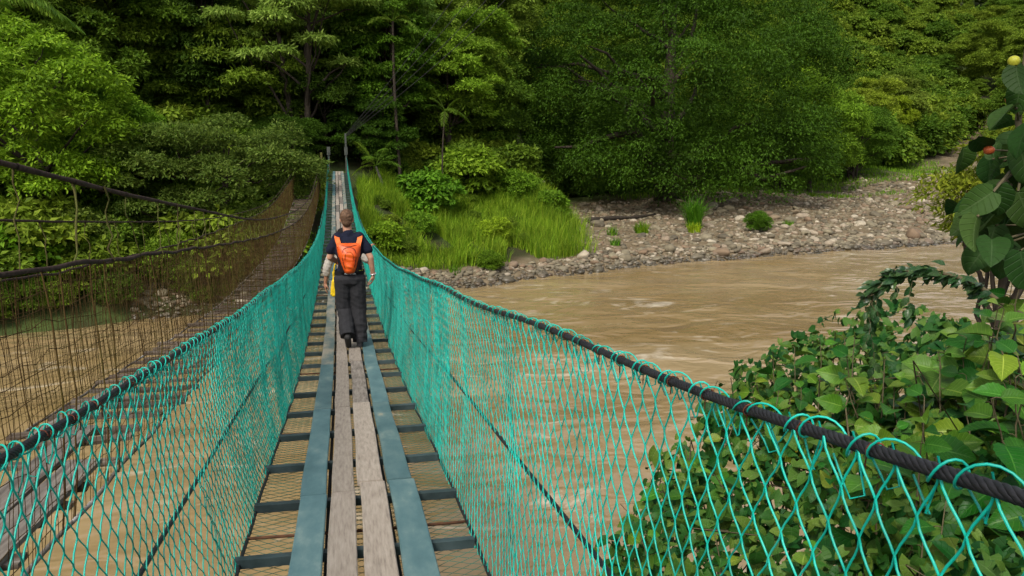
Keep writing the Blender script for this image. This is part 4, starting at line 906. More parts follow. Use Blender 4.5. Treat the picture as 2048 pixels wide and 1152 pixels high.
FIG_LEAVES = [(1.911, 2.012, 7.135, -0.856, 0.095, -0.507, 0.12), (2.141, 2.212, 7.138, -0.445, 0.242, 0.862, 0.1), (2.312, 2.412, 7.064, -0.533, -0.031, -0.846, 0.15), (2.021, 2.094, 7.025, 0.248, -0.214, -0.945, 0.15), (2.167, 2.304, 6.978, -0.759, 0.05, -0.65, 0.12), (1.841, 1.985, 6.893, -0.833, 0.083, -0.547, 0.13), (2.045, 2.184, 6.854, -0.468, -0.051, -0.882, 0.14), (2.292, 2.384, 6.874, -0.225, -0.117, -0.967, 0.16), (2.011, 2.073, 6.888, 0.366, -0.231, -0.901, 0.16), (2.069, 2.298, 6.819, -0.803, 0.069, -0.592, 0.11), (1.793, 1.983, 6.822, -0.314, -0.095, -0.945, 0.13), (2.036, 2.173, 6.775, -0.314, -0.095, -0.945, 0.15), (2.291, 2.364, 6.754, 0.063, -0.181, -0.981, 0.17), (1.918, 2.067, 6.735, -0.614, -0.004, -0.789, 0.13), (2.164, 2.258, 6.707, -0.131, -0.14, -0.981, 0.15), (1.913, 1.942, 6.725, 0.158, -0.199, -0.967, 0.15), (1.977, 2.186, 6.783, 0.063, -0.181, -0.981, 0.12), (2.314, 2.39, 6.939, -0.939, 0.146, -0.312, 0.12), (1.879, 2.091, 6.829, -0.158, 0.199, 0.967, 0.08), (2.131, 2.313, 6.985, 0.225, 0.117, 0.967, 0.08), (1.918, 2.03, 7.252, 0.063, -0.181, -0.981, 0.11), (2.085, 2.182, 6.894, -0.966, 0.172, -0.193, 0.13), (2.34, 2.359, 6.79, -0.848, 0.091, -0.523, 0.15), (1.87, 2.088, 6.799, -0.872, 0.103, -0.479, 0.09), (2.196, 2.269, 6.808, -0.67, 0.015, -0.742, 0.14), (1.949, 1.995, 7.086, -0.571, -0.019, -0.821, 0.13)]

# ------------------------------------------------------------------ near bank plants at the right
M['ovate'] = bigleaf_mat('toothed_leaf', (0.045, 0.125, 0.013), (0.13, 0.24, 0.05), 10, rnd=0.5, hue=0.05, spec=0.2)
M['heart'] = bigleaf_mat('heart_leaf', (0.037, 0.105, 0.014), (0.07, 0.15, 0.034), 5, rough=0.5, spec=0.18, rnd=0.55, hue=0.05)
M['fig'] = bigleaf_mat('fig_leaf', (0.055, 0.115, 0.022), (0.11, 0.17, 0.06), 6, rough=0.6, spec=0.15, rnd=0.35)
M['vineleaf'] = bigleaf_mat('glossy_vine_leaf', (0.02, 0.055, 0.014), (0.05, 0.09, 0.035), 4, rough=0.3, rnd=0.3)
M['stem'] = surf('green_brown_stem', [(0.3, (0.05, 0.04, 0.02)), (0.7, (0.12, 0.10, 0.05))], scale=9, rough=0.8)
def leaf_shape(kind, nu, nv, seed=0):
    rg = np.random.RandomState(seed)
    u = np.linspace(-1, 1, nu + 1)[None]; v = np.linspace(0, 1, nv + 1)[:, None]
    if kind == 'ovate': w = 0.36 * np.sin(np.pi * np.clip(v, 0, 1) ** 0.72) ** 0.85; yy = v + 0 * u; nvn = 10
    elif kind == 'heart': w = 0.45 * np.sin(np.pi * (0.13 + 0.87 * v) ** 0.68) ** 0.8; yy = v - 0.24 * np.abs(u) ** 1.2 * (1 - v) ** 2 * 1.2; nvn = 5
    elif kind == 'fig': w = 0.42 * np.sin(np.pi * (0.05 + 0.95 * v) ** 0.8) ** 0.65; yy = v - 0.1 * np.abs(u) * (1 - v) ** 2; nvn = 6
    else: w = 0.27 * np.sin(np.pi * v ** 0.8) ** 0.9; yy = v + 0 * u; nvn = 4
    w = np.maximum(w, 0.004); xx = u * w
    if kind == 'ovate' and nu > 4: xx = xx * (1 + 0.05 * (np.abs(u) > 0.95) * ((np.arange(nv + 1)[:, None] % 2) * 2 - 1))
    q = 0.010 * np.cos((v - 0.22 * np.abs(u)) * nvn * 6.283) * np.sin(np.pi * np.clip(np.abs(u), 0, 1)) if nu > 4 else 0
    zz = 0.28 * np.abs(xx) * (1.0 + 0.3 * rg.normal()) - (0.22 + 0.12 * rg.rand()) * v ** 2 + q + 0.03 * np.sin(v * 7 + u * 2 + seed) * np.abs(u) + 0.06 * xx * rg.normal()
    V = np.stack([xx + 0 * v, yy, zz], -1).reshape(-1, 3)
    idx = np.arange((nu + 1) * (nv + 1)).reshape(nv + 1, nu + 1)
    F = np.stack([idx[:-1, :-1], idx[:-1, 1:], idx[1:, 1:], idx[1:, :-1]], -1).reshape(-1, 4)
    uv = np.stack([(u + 1) / 2 + 0 * v, v + 0 * u], -1).reshape(-1, 2)
    return V, F, uv
LEAFM = {}
for kind, mt in (('ovate', 'ovate'), ('heart', 'heart'), ('fig', 'fig'), ('vine', 'vineleaf')):
    LEAFM[kind] = []
    for s in range(5):
        V, F, uv = leaf_shape(kind, 6, 14 if kind == 'ovate' else 8, s); LEAFM[kind].append(new_mesh('leaf', V, F, M[mt], True, uv))
def frames(ax, nm):
    a = nrm(ax); s = nrm(np.cross(a, nm)); n = np.cross(s, a); return s, a, n
def put_leaves(parent, kind, P, ax, nm, size, rg, limit=300, tint=None):
    """the largest-showing leaves as pieces of their own, the rest joined"""
    base = np.array(parent.location); P = np.asarray(P); s, a, n = frames(np.asarray(ax, float), np.asarray(nm, float)); size = np.asarray(size)
    dist = np.linalg.norm(P - np.array([0, 0, 7.0]), axis=1); v = P - np.array([0, 0, 7.0])
    order = np.argsort(-(size / dist) - 0.0 * dist)
    tint = np.ones((len(P), 3)) if tint is None else tint
    for i in order[:limit]:
        o = link('leaf', LEAFM[kind][rg.randint(5)], parent)
        mw = Matrix(((s[i][0], a[i][0], n[i][0], 0), (s[i][1], a[i][1], n[i][1], 0), (s[i][2], a[i][2], n[i][2], 0), (0, 0, 0, 1)))
        o.matrix_local = Matrix.Translation(Vector(P[i] - base)) @ mw @ Matrix.Scale(float(size[i]), 4); o.color = (*tint[i], 1)
    rest = order[limit:]
    if len(rest):
        Vs, Fs, UV = [], [], []
        lv = [leaf_shape(kind, 2, 5, k) for k in range(4)]; c = rg.randint(0, 4, len(rest))
        for k in range(4):
            r = rest[c == k]
            if not len(r): continue
            V, F, uv = lv[k]
            W = P[r][:, None] - base + size[r][:, None, None] * (V[None, :, :1] * s[r][:, None] + V[None, :, 1:2] * a[r][:, None] + V[None, :, 2:] * n[r][:, None])
            off = sum(len(q) for q in Vs); Vs.append(W.reshape(-1, 3)); Fs.append((F[None] + np.arange(len(r))[:, None, None] * len(V)).reshape(-1, 4) + off); UV.append(np.tile(uv, (len(r), 1)))
        tag(link('foliage', new_mesh('foliage', np.concatenate(Vs), np.concatenate(Fs), LEAFM[kind][0].materials[0], True, np.concatenate(UV)), parent), kind='stuff')
rg = np.random.RandomState(404)
CAMP = np.array([0, 0, 7.0])
# heart-leaved vine blanket over the bank
def zc(x, y): return 4.7307 + 0.607 * x - 0.332 * y - 0.0554 * x * x + 0.0254 * x * y + 0.0099 * y * y
n = 9500
x = rg.uniform(1.1, 5.4, n); y = rg.uniform(1.9, 6.8, n)
edge = (4.55 + (x - 1.53) * 1.07 + 0.35 * vnoise(np.stack([x * 2.1, x * 1.3], -1), 2)) - y      # >0 inland
ok = (edge > -0.12) & (x > 1.0 + 0.12 * y); x, y, edge = x[ok], y[ok], edge[ok]
lump = 0.16 * vnoise(np.stack([x * 2.6, y * 2.6], -1), 6) + 0.07 * vnoise(np.stack([x * 7, y * 7], -1), 7)
depth = rg.rand(len(x)) ** 2.2 * 0.55
z = zc(x, y) + lump - depth - np.clip(0.25 - edge, 0, 1) * rg.rand(len(x)) * 3.5
P = np.stack([x, y, z], -1)
tocam = nrm(CAMP - P)
nm = nrm(np.array([0, 0, 0.75]) + tocam * 0.55 + rg.normal(size=P.shape) * 0.38)
ax = nrm(rg.normal(size=P.shape) * 0.8 + np.array([-0.35, 0.15, -0.55]))
vm = thing('vine_blanket', 'mass of heart-leaved vines on the near bank seen through the right net', 'vines', (2.6, 4.0, 3.0))
put_leaves(vm, 'heart', P, ax, nm, 0.05 + 0.065 * rg.rand(len(P)) ** 1.6, rg, tint=np.stack([rg.uniform(0.65, 1.3, len(P)), rg.uniform(0.75, 1.25, len(P)), rg.uniform(0.6, 1.2, len(P))], -1))
mb = MB()
for k in range(150):
    i = rg.randint(len(P)); a = P[i]; q = np.array([a + rg.normal(size=3) * 0.02, a + rg.normal(size=3) * 0.12 - [0, 0, 0.1], a + rg.normal(size=3) * 0.3 - [0, 0, 0.25], a + rg.normal(size=3) * 0.3 - [0, 0, 0.6]])
    V, F = tubes(q - np.array(vm.location), [0.002, 0.0035, 0.005, 0.006], 4); mb.add(V, F)
tag(link('stem', mb.mesh('stem', M['stem'], True), vm), kind='stuff')

def bush(name, label, tips, cat='shrub', per=9, L=(0.13, 0.22), kind='ovate', height=1.3, tint=(1, 1, 1), spread=0.25, seed=0, leafspan=0.75):
    rg = np.random.RandomState(seed); tips = np.array(tips, float); base = tips.mean(0); base[2] = float(hterrain(base[0], base[1]))
    b = thing(name, label, cat, tuple(base)); P, A, Nn, S_ = [], [], [], []; mb = MB(); dead = []
    for tp in tips:
        mb = MB()
        root = tp + np.array([rg.normal() * spread * 0.6 + 0.12, rg.normal() * spread * 0.6 - 0.05, -height * rg.uniform(0.8, 1.2)])
        u = np.linspace(0, 1, 9)[:, None]; Q = root * (1 - u) + tp * u; Q[:, :2] += (np.sin(u * 3.1) * rg.normal() * 0.08); Q[1:-1] += rg.normal(size=(7, 3)) * 0.015
        V, F = tubes(Q - base, 0.011 * (1 - 0.75 * u[:, 0]), 5, (0.2, 1, 0)); mb.add(V, F)
        ph = rg.rand() * 6.28
        for k in range(per):
            t = 1 - leafspan * (k / per) ** 1.15; c = np.array([np.interp(t, u[:, 0], Q[:, q]) for q in range(3)])
            az = ph + k * 2.4 + rg.normal() * 0.25; out = np.array([math.cos(az), math.sin(az), 0.35 - 0.5 * (k / per) + rg.normal() * 0.2])
            c2 = c + nrm(out) * rg.uniform(0.02, 0.05); a = nrm(out + np.array([0, 0, -0.1]))
            V, F = tubes(np.array([c, (c + c2) / 2 + [0, 0, 0.006], c2]) - base, 0.0025, 4); mb.add(V, F)
            P.append(c2); A.append(a); Nn.append(nrm(np.array([0, 0, 0.8]) + nrm(CAMP - c) * 0.65 + rg.normal(size=3) * 0.45)); S_.append(rg.uniform(*L) * (0.55 if k == 0 else 0.8 if k == 1 else 1.0))
        link('stem', mb.mesh('stem', M['stem'], True), b)
    P = np.array(P); tn = np.array(tint)[None] * np.stack([rg.uniform(0.8, 1.3, len(P)), rg.uniform(0.85, 1.2, len(P)), rg.uniform(0.7, 1.2, len(P))], -1)
    yl = rg.rand(len(P)) < 0.02; tn[yl] = (4.0, 1.6, 0.6)
    put_leaves(b, kind, P, A, Nn, S_, rg, tint=tn); return b
rg = np.random.RandomState(12)
def fill(tips, n, dx, dy, dz):
    t = np.array(tips, float); i = rg.randint(0, len(t), n); return list(tips) + [tuple(t[k] + np.array([rg.uniform(*dx), rg.uniform(*dy), rg.uniform(*dz)])) for k in i]
bush('toothed_leaf_shrub', 'light green toothed-leaf shrub at the river edge, left end of the near plants', fill([(3.24, 5.75, 5.23), (3.28, 5.57, 5.48), (3.4, 5.46, 5.52), (3.48, 5.26, 5.64), (3.54, 5.05, 5.68), (3.49, 4.86, 5.74)], 26, (-0.25, 0.35), (-0.9, 0.1), (-0.45, -0.05)), L=(0.12, 0.2), tint=(1.15, 1.15, 1.0), seed=1)
bush('large_leaf_shrub', 'dense large-leaved shrub filling the right edge under the arching vine', fill([(3.62, 4.7, 5.6), (3.7, 4.5, 5.6), (3.78, 4.4, 5.72), (3.85, 4.25, 5.85), (3.88, 4.06, 6.08), (3.85, 3.87, 6.34), (3.85, 3.68, 6.42), (4.1, 4.2, 6.2), (4.2, 4.5, 6.0)], 40, (-0.5, 0.4), (-0.9, 0.2), (-0.55, -0.08)), L=(0.15, 0.25), tint=(0.95, 1.0, 0.9), seed=2)
bush('broad_leaf_sapling', 'sapling with the biggest ribbed leaves just behind the near right cable', [(2.86, 2.98, 5.9), (3.1, 3.1, 5.95), (3.0, 2.75, 5.7), (2.7, 3.2, 5.62), (3.3, 3.3, 6.0), (2.6, 2.9, 5.45), (3.3, 2.9, 5.8), (2.95, 3.5, 5.75), (2.75, 3.6, 5.5)], per=7, L=(0.18, 0.29), tint=(0.9, 1.05, 0.8), seed=3)
bush('toothed_leaf_seedlings', 'scattered toothed-leaf seedlings poking up through the heart-leaved vines', [(xx, yy_, float(zc(xx, yy_)) + 0.1) for xx, yy_ in ((2.0, 3.9), (2.35, 4.6), (2.9, 5.4), (2.2, 3.2), (2.7, 3.9), (3.1, 4.7), (2.5, 2.9), (1.75, 4.4), (3.2, 4.0), (2.45, 5.3), (2.1, 4.9), (2.85, 3.4))], per=7, L=(0.1, 0.19), tint=(1.0, 1.05, 0.9), seed=9, height=0.6)
# arching vine
ARCH = np.array([[4.6, 4.05, 5.75], [4.25, 4.12, 5.95], [4.0, 4.17, 6.09], [3.86, 4.23, 6.2], [3.7, 4.27, 6.255], [3.55, 4.31, 6.285], [3.4, 4.34, 6.265], [3.29, 4.35, 6.2], [3.19, 4.35, 6.12]])
av = thing('arching_vine', 'vine-wrapped branch arching over the river with leaf strands hanging down', 'vine', (4.6, 4.05, float(hterrain(4.6, 4.05))))
ab = np.array(av.location); rg = np.random.RandomState(90); mb = MB(); P, A, Nn, S_ = [], [], [], []
u9 = np.linspace(0, 1, 9); uu = np.linspace(0, 1, 40); AP = np.stack([spl(u9, ARCH[:, k])(uu) for k in range(3)], -1)
V, F = tubes(AP - ab, 0.02 * (1 - 0.75 * uu), 6, (0, 1, 0.2)); mb.add(V, F)
for k in range(150):
    t = rg.uniform(0.3, 1.0) ; c = np.array([np.interp(t, uu, AP[:, q]) for q in range(3)]); T_ = np.array([-0.9, 0.1, -0.12 - 0.35 * max(0, t - 0.75)])
    P.append(c + rg.normal(size=3) * 0.018); A.append(nrm(T_ + rg.normal(size=3) * 0.32)); Nn.append(nrm(np.array([0, -0.3, 1.0]) + rg.normal(size=3) * 0.4)); S_.append(rg.uniform(0.055, 0.095))
for k in range(16):
    t = rg.uniform(0.3, 0.9); c = np.array([np.interp(t, uu, AP[:, q]) for q in range(3)]); P.append(c - [0, 0, 0.01]); A.append(nrm(np.array([rg.normal() * 0.25, rg.normal() * 0.2, -1]))); Nn.append(nrm(CAMP - c + rg.normal(size=3) * 1.5)); S_.append(rg.uniform(0.06, 0.095))
for (t, ln) in ((0.99, 0.30), (0.95, 0.16), (0.93, 0.50), (0.78, 0.14), (0.68, 0.30), (0.9, 0.22)):
    c = np.array([np.interp(t, uu, AP[:, q]) for q in range(3)]); m = max(5, int(ln / 0.03)); v = np.linspace(0, 1, m)
    Q = c + np.stack([0.02 * np.sin(v * 5 + t * 30), 0.015 * np.cos(v * 4), -ln * v], -1); V, F = tubes(Q - ab, 0.0022, 4, (0, 1, 0.1)); mb.add(V, F)
    for k in range(1, m, 1):
        P.append(Q[k]); A.append(nrm(np.array([(-1) ** k * 0.5 + rg.normal() * 0.2, rg.normal() * 0.2, -0.9]))); Nn.append(nrm(CAMP - Q[k] + rg.normal(size=3) * 1.2)); S_.append(rg.uniform(0.05, 0.085))
put_leaves(av, 'vine', np.array(P), A, Nn, S_, rg, tint=np.tile(np.array([[1.0, 1.0, 1.0]]), (len(P), 1)) * rg.uniform(0.8, 1.5, (len(P), 1)))
link('branch', mb.mesh('branch', M['stem'], True), av)
# fig branch
ft = thing('fig_tree', 'fig branch with big round leaves and small ripening fruits at the right edge', 'fig tree', (2.4, 2.1, float(hterrain(2.4, 2.1))))
fb = np.array(ft.location); FL = np.array(FIG_LEAVES); rg = np.random.RandomState(3)
P = FL[:, :3]; A = FL[:, 3:6]; tc_ = nrm(CAMP - P); Nn = nrm(tc_ * 0.35 + np.array([-0.2, 0, 0.6]) + rg.normal(size=P.shape) * 0.5)
extra = np.repeat(P, 2, 0) + np.array([0.08, 0.08, -0.02]) + rg.normal(size=(len(P) * 2, 3)) * 0.05
A2 = nrm(rg.normal(size=extra.shape) * 0.5 + np.array([-0.1, 0, -0.8])); N2 = nrm(nrm(CAMP - extra) * 0.5 + np.array([0, 0, 0.6]) + rg.normal(size=extra.shape) * 0.4)
keep = rg.rand(len(extra)) < 0.75
PP = np.concatenate([P, extra[keep]]); tn = np.array([[0.42, 0.5, 0.42]]) * rg.uniform(0.6, 1.3, (len(PP), 1))
put_leaves(ft, 'fig', PP, np.concatenate([A, A2[keep]]), np.concatenate([Nn, N2[keep]]), np.concatenate([FL[:, 6] * 0.8, rg.uniform(0.07, 0.12, keep.sum())]), rg, tint=tn)
BR = np.array([[2.75, 1.95, 5.6], [2.55, 2.05, 6.2], [2.3, 2.17, 6.75], [2.17, 2.23, 6.97], [2.16, 2.255, 7.11], [2.18, 2.275, 7.25], [2.2, 2.29, 7.42]])
mb = MB(); V, F = tubes(BR - fb, [0.028, 0.022, 0.014, 0.012, 0.01, 0.008, 0.006], 7); mb.add(V, F)
for i in range(len(P)):
    j = np.argmin(np.linalg.norm(BR - P[i] - [0, 0, -0.05], axis=1)); V, F = tubes(np.array([BR[j], (BR[j] + P[i]) / 2 + [0, 0, 0.015], P[i]]) - fb, 0.004, 5); mb.add(V, F)
for fp in ((2.07, 2.201, 7.288), (2.057, 2.183, 7.168), (1.984, 2.172, 7.014)):
    j = np.argmin(np.linalg.norm(BR - np.array(fp), axis=1)); V, F = tubes(np.array([BR[j], (BR[j] + np.array(fp)) / 2 + [0, 0, 0.02], np.array(fp)]) - fb, 0.003, 5); mb.add(V, F)
link('branch', mb.mesh('branch', M['stem'], True), ft)
fm = [surf('yellow_green_fig', [(0.3, (0.22, 0.26, 0.02)), (0.7, (0.38, 0.34, 0.03))], scale=30, rough=0.45, bump=0.2, dist=0.002), surf('red_fig', [(0.3, (0.28, 0.04, 0.015)), (0.7, (0.55, 0.14, 0.04))], scale=40, rough=0.4, bump=0.2, dist=0.002)]
for (fp, s, mt, lb) in (((2.07, 2.201, 7.288), (0.036, 0.036, 0.034), fm[0], 'yellow-green unripe fig'), ((2.057, 2.183, 7.168), (0.034, 0.034, 0.025), fm[1], 'orange-red fig'), ((1.984, 2.172, 7.014), (0.036, 0.032, 0.026), fm[1], 'dark red fig')):
    V, F = I3; o = link('fruit', new_mesh('fruit', V * (1 + 0.12 * (V[:, 2:] < -0.3)), F, mt, True), ft, tuple(np.array(fp) - fb)); o.scale = s; o['label'] = lb
# small-leaved tree on the near bank further along
proto('smallleaf', 15, (1.25, 1.2, 1.1), 5.0, 40, 0.42, 12000, 0.10, 0.036, 0.09, 5.4, 18, flat=0.6, droop=0.5, up=0.7, h_split=0.5, inner=0.3)
tree('smallleaf', 'small_leaf_tree', 'small-leaved yellowish tree overhanging the water behind the fig leaves', 9.0, 9.35, 1.0, 0.0, (1.35, 1.1, 0.9), None, 'tree')

# ------------------------------------------------------------------ the two walkers
def capsule(p, q, r1, r2, n=12, sq=1.0, m=5):
    p, q = np.asarray(p, float), np.asarray(q, float); a = q - p; L_ = np.linalg.norm(a); a = a / max(L_, 1e-6)
    ref = np.array([0, 1.0, 0]) if abs(a[1]) < 0.9 else np.array([1.0, 0, 0]); s = np.cross(a, ref); s /= np.linalg.norm(s); t = np.cross(s, a)
    rings = []
    for k in range(m): th_ = -np.pi / 2 + (np.pi / 2) * (k + 0.15) / m; rings.append((p + a * r1 * np.sin(th_), r1 * np.cos(th_)))
    for k in range(1, 7): f = k / 7; rings.append((p + a * L_ * f, r1 + (r2 - r1) * f))
    for k in range(m): th_ = (np.pi / 2) * (k + 0.0) / m; rings.append((q + a * r2 * np.sin(th_), r2 * np.cos(th_)))
    an = np.arange(n) * 2 * np.pi / n
    V = np.concatenate([c + r * (np.cos(an)[:, None] * s + np.sin(an)[:, None] * t * sq) for c, r in rings]); idx = np.arange(len(V)).reshape(-1, n); a_, b_ = idx[:-1], idx[1:]
    F = np.stack([a_, np.roll(a_, -1, 1), np.roll(b_, -1, 1), b_], -1).reshape(-1, 4)
    return V, [F, idx[:1, ::-1], idx[-1:]]
def ell(c, r, rot=None):
    V, F = ico(3); V = V * 2 * np.asarray(r)
    if rot: V = V @ np.array(Matrix.Rotation(rot[1], 3, rot[0]).transposed())
    return V + np.asarray(c), [F]
def fuse(name, shapes, voxel, smooth, mat, disp=None, post=None):
    mb = MB()
    for V, F in shapes: mb.add(V, F)
    me = mb.mesh(name); o = bpy.data.objects.new(name, me); COL.objects.link(o)
    r = o.modifiers.new('r', 'REMESH'); r.mode = 'VOXEL'; r.voxel_size = voxel
    s = o.modifiers.new('s', 'SMOOTH'); s.factor = 0.5; s.iterations = smooth
    dg = bpy.context.evaluated_depsgraph_get(); ev = o.evaluated_get(dg); m2 = bpy.data.meshes.new_from_object(ev); m2.name = name
    bpy.data.objects.remove(o); bpy.data.meshes.remove(me)
    n = len(m2.vertices); V = np.empty(n * 3, np.float32); m2.vertices.foreach_get('co', V); V = V.reshape(-1, 3)
    if disp is not None:
        N_ = np.empty(n * 3, np.float32); m2.vertex_normals.foreach_get('vector', N_); V = V + N_.reshape(-1, 3) * disp(V)[:, None]; m2.vertices.foreach_set('co', V.ravel().astype(np.float32))
    if post is not None: m2.vertices.foreach_set('co', post(np.array(V, float)).ravel().astype(np.float32))
    m2.polygons.foreach_set('use_smooth', np.ones(len(m2.polygons), bool)); m2.materials.clear(); m2.materials.append(mat); m2.update()
    return m2
def hand(w, d, palm_n, side, curl=0.5, s=1.0, spread=0.1):
    """five-fingered hand: w wrist, d direction of the palm, palm_n palm normal, side +1/-1 where the thumb leaves"""
    d = nrm(np.asarray(d, float)); pn = np.asarray(palm_n, float); pn = nrm(pn - d * (pn @ d)); t = np.cross(d, pn) * side; out = []
    out.append(capsule(w, w + d * 0.05 * s, 0.025 * s, 0.028 * s)); 
    for k, (o_, ln) in enumerate(((0.030, 0.072), (0.010, 0.082), (-0.010, 0.076), (-0.029, 0.060))):
        b = w + d * 0.03 * s + t * o_ * 0.9 * s; kn = w + d * 0.088 * s + t * o_ * s; out.append(capsule(b, kn, 0.013 * s, 0.0105 * s))
        cur = d; p0 = kn; c = curl * (0.9 + 0.12 * k)
        for j, f in enumerate((0.45, 0.32, 0.25)):
            ang = c * (0.55 if j == 0 else 0.8); cur = nrm(cur * math.cos(ang) + pn * math.sin(ang) + t * spread * o_ * 6 * (j == 0)); p1 = p0 + cur * ln * f * s
            out.append(capsule(p0, p1, 0.0095 * s, 0.0085 * s, n=8, m=3)); p0 = p1
    b = w + d * 0.02 * s + t * 0.022 * s; m1 = b + (t * 0.75 + d * 0.6 + pn * 0.35) * 0.042 * s; m2 = m1 + nrm(t * 0.25 + d * 0.85 + pn * 0.5) * 0.034 * s; m3 = m2 + nrm(d * 0.9 + pn * 0.6 - t * 0.1) * 0.026 * s
    out += [capsule(b, m1, 0.014 * s, 0.011 * s), capsule(m1, m2, 0.011 * s, 0.0095 * s, n=8, m=3), capsule(m2, m3, 0.0095 * s, 0.0085 * s, n=8, m=3)]
    return out
skin = surf('skin', [(0.3, (0.34, 0.17, 0.11)), (0.7, (0.46, 0.25, 0.165))], scale=9, rough=0.55, spec=0.35)
skin2 = surf('skin_tanned', [(0.3, (0.26, 0.12, 0.07)), (0.7, (0.36, 0.18, 0.11))], scale=9, rough=0.55, spec=0.35)
def cloth(name, c, amt=0.12, scale=30):
    return surf(name, [(0.3, tuple(x * (1 - amt) for x in c)), (0.7, tuple(x * (1 + amt) for x in c))], scale=scale, rough=0.9, spec=0.15, bump=0.25, bscale=140, dist=0.002)
navy = cloth('navy_cotton', (0.008, 0.010, 0.022)); trouser = cloth('charcoal_fabric', (0.024, 0.024, 0.027)); orange = surf('orange_nylon', [(0.3, (0.34, 0.028, 0.003)), (0.5, (0.54, 0.07, 0.006)), (0.75, (0.72, 0.13, 0.013))], scale=9, rough=0.42, spec=0.4, bump=0.35, bscale=24, dist=0.01)
orange_strap = surf('orange_mesh_strap', [(0.3, (0.6, 0.11, 0.02)), (0.7, (0.74, 0.17, 0.04))], scale=30, rough=0.7)
blackfab = cloth('black_webbing', (0.008, 0.008, 0.009)); shoe = surf('dark_shoe', [(0.3, (0.010, 0.010, 0.011)), (0.7, (0.028, 0.027, 0.026))], scale=14, rough=0.7); hairm = surf('short_brown_hair', [(0.3, (0.045, 0.022, 0.012)), (0.55, (0.10, 0.055, 0.03)), (0.75, (0.17, 0.10, 0.055))], scale=26, rough=0.75, bump=0.6, bscale=90, dist=0.006)
lime = plain('lime_trim', (0.42, 0.5, 0.03)); white = plain('white_print', (0.75, 0.75, 0.75)); silver = plain('watch_metal', (0.6, 0.6, 0.62), 0.25, 0.6, 0.7)
beige = cloth('beige_cotton', (0.34, 0.31, 0.27)); yellow = plain('yellow_bag', (0.62, 0.42, 0.01), 0.5)
J = {k: np.array(v) for k, v in dict(rh=(.092, 0, .93), rk=(.105, .045, .50), ra=(.105, -.005, .10), rt=(.12, .15, .035), lh=(-.092, 0, .93), lk=(-.085, .07, .50), la=(-.055, -.17, .20), lt=(-.045, -.085, .045),
    rs=(.185, 0, 1.465), re=(.275, -.035, 1.20), rw=(.305, .03, .955), ls=(-.185, 0, 1.465), le=(-.245, .03, 1.205), lw=(-.13, .21, 1.10), neck=(0, .015, 1.50), head=(-.015, .035, 1.70)).items()}
def person_body(J, mat, rhand, lhand, k=1.0):
    S_ = [capsule((0, 0, .96), (0, .01, 1.2), .115 * k, .12 * k), ell((0, .01, 1.33), (.165 * k, .105, .2)), ell((0, 0, .95), (.16 * k, .11, .12)), capsule((0, .015, 1.42), J['head'] - [0, .005, .06], .062, .056),
        capsule(J['rs'] - [.03, 0, 0], J['re'], .054, .042), capsule(J['re'], J['rw'], .043, .029), capsule(J['ls'] + [.03, 0, 0], J['le'], .054, .042), capsule(J['le'], J['lw'], .043, .029),
        capsule((-.12, 0, 1.45), (.12, 0, 1.45), .06, .06)]
    for s in 'rl': S_ += [capsule(J[s + 'h'], J[s + 'k'], .08, .055), capsule(J[s + 'k'], J[s + 'a'], .055, .038), capsule(J[s + 'a'], J[s + 't'], .036, .03)]
    h = J['head']; S_ += [ell(h + [0, -.012, .012], (.078, .098, .108)), ell(h + [0, .035, -.06], (.058, .06, .07)), capsule(h + [0, .095, .01], h + [0, .115, -.025], .012, .016), ell(h + [.079, -.005, -.01], (.012, .022, .033)), ell(h + [-.079, -.005, -.01], (.012, .022, .033)),
        ell(h + [.03, .078, .02], (.018, .014, .012)), ell(h + [-.03, .078, .02], (.018, .014, .012)), ell(h + [0, .088, -.062], (.025, .014, .01))]
    return fuse('body', S_ + rhand + lhand, 0.009, 2, mat)
h1 = thing('person', 'walker in navy T-shirt and charcoal trousers with an orange backpack, seen from behind', 'person', (0.07, 10.62, float(ZD(10.62)) + 0.059), 0.0)
rh_ = hand(J['rw'], (-.12, .10, -1), (-1, .2, -.15), -1, 0.95)
lh_ = hand(J['lw'], (.6, .8, -.1), (0.3, .2, -1), 1, 0.7)
link('body', person_body(J, skin, rh_, lh_), h1)
fold = lambda f, a, sd: (lambda V: a * vnoise(V * np.array([f, f, f * 1.8]), sd) + a * 0.6 * vnoise(V * np.array([f * 2.2, f * 2, f * 4]), sd + 1))
link('t_shirt', fuse('t_shirt', [capsule((0, 0, 1.0), (0, .005, 1.2), .158, .15, sq=.8), ell((0, .0, 1.32), (.195, .125, .19)), ell((0, 0, 1.03), (.17, .13, .12)), capsule((-.13, 0, 1.452), (.13, 0, 1.452), .07, .07), capsule((0, .01, 1.44), (0, .012, 1.505), .085, .072),
    capsule(J['rs'] - [.05, 0, 0], J['rs'] * .38 + J['re'] * .62, .074, .073), capsule(J['ls'] + [.05, 0, 0], J['ls'] * .38 + J['le'] * .62, .074, .073)], .009, 4, navy, fold(9, .006, 3)), h1)
tr_ = [ell((0, 0, .97), (.182, .135, .1)), capsule((-.05, -.02, .93), (.05, -.02, .93), .13, .13)]
for s in 'rl':
    hem = J[s + 'a'] * .9 + J[s + 'k'] * .1 + [0, -.005, .0]
    tr_ += [capsule(J[s + 'h'] + [0, -.01, -.02], J[s + 'k'], .118, .098), capsule(J[s + 'k'] + [0, -.01, 0], hem + nrm(hem - J[s + 'k']) * .1, .095, .092)]
def hemcut(V):
    for s, ext in (('r', .035), ('l', .015)):
        k_, a_ = J[s + 'k'], J[s + 'a']; d_ = nrm(a_ - k_); L_ = np.linalg.norm(a_ - k_) + ext; near = np.abs(V[:, 0] - a_[0]) < .115
        near &= (V[:, 1] < -.06) | (V[:, 2] > .3) if s == 'l' else (V[:, 1] > -.11)
        t = (V - k_) @ d_; q = near & (t > L_) & (V[:, 2] < .45); V[q] -= d_ * (t[q] - L_)[:, None]
    return V
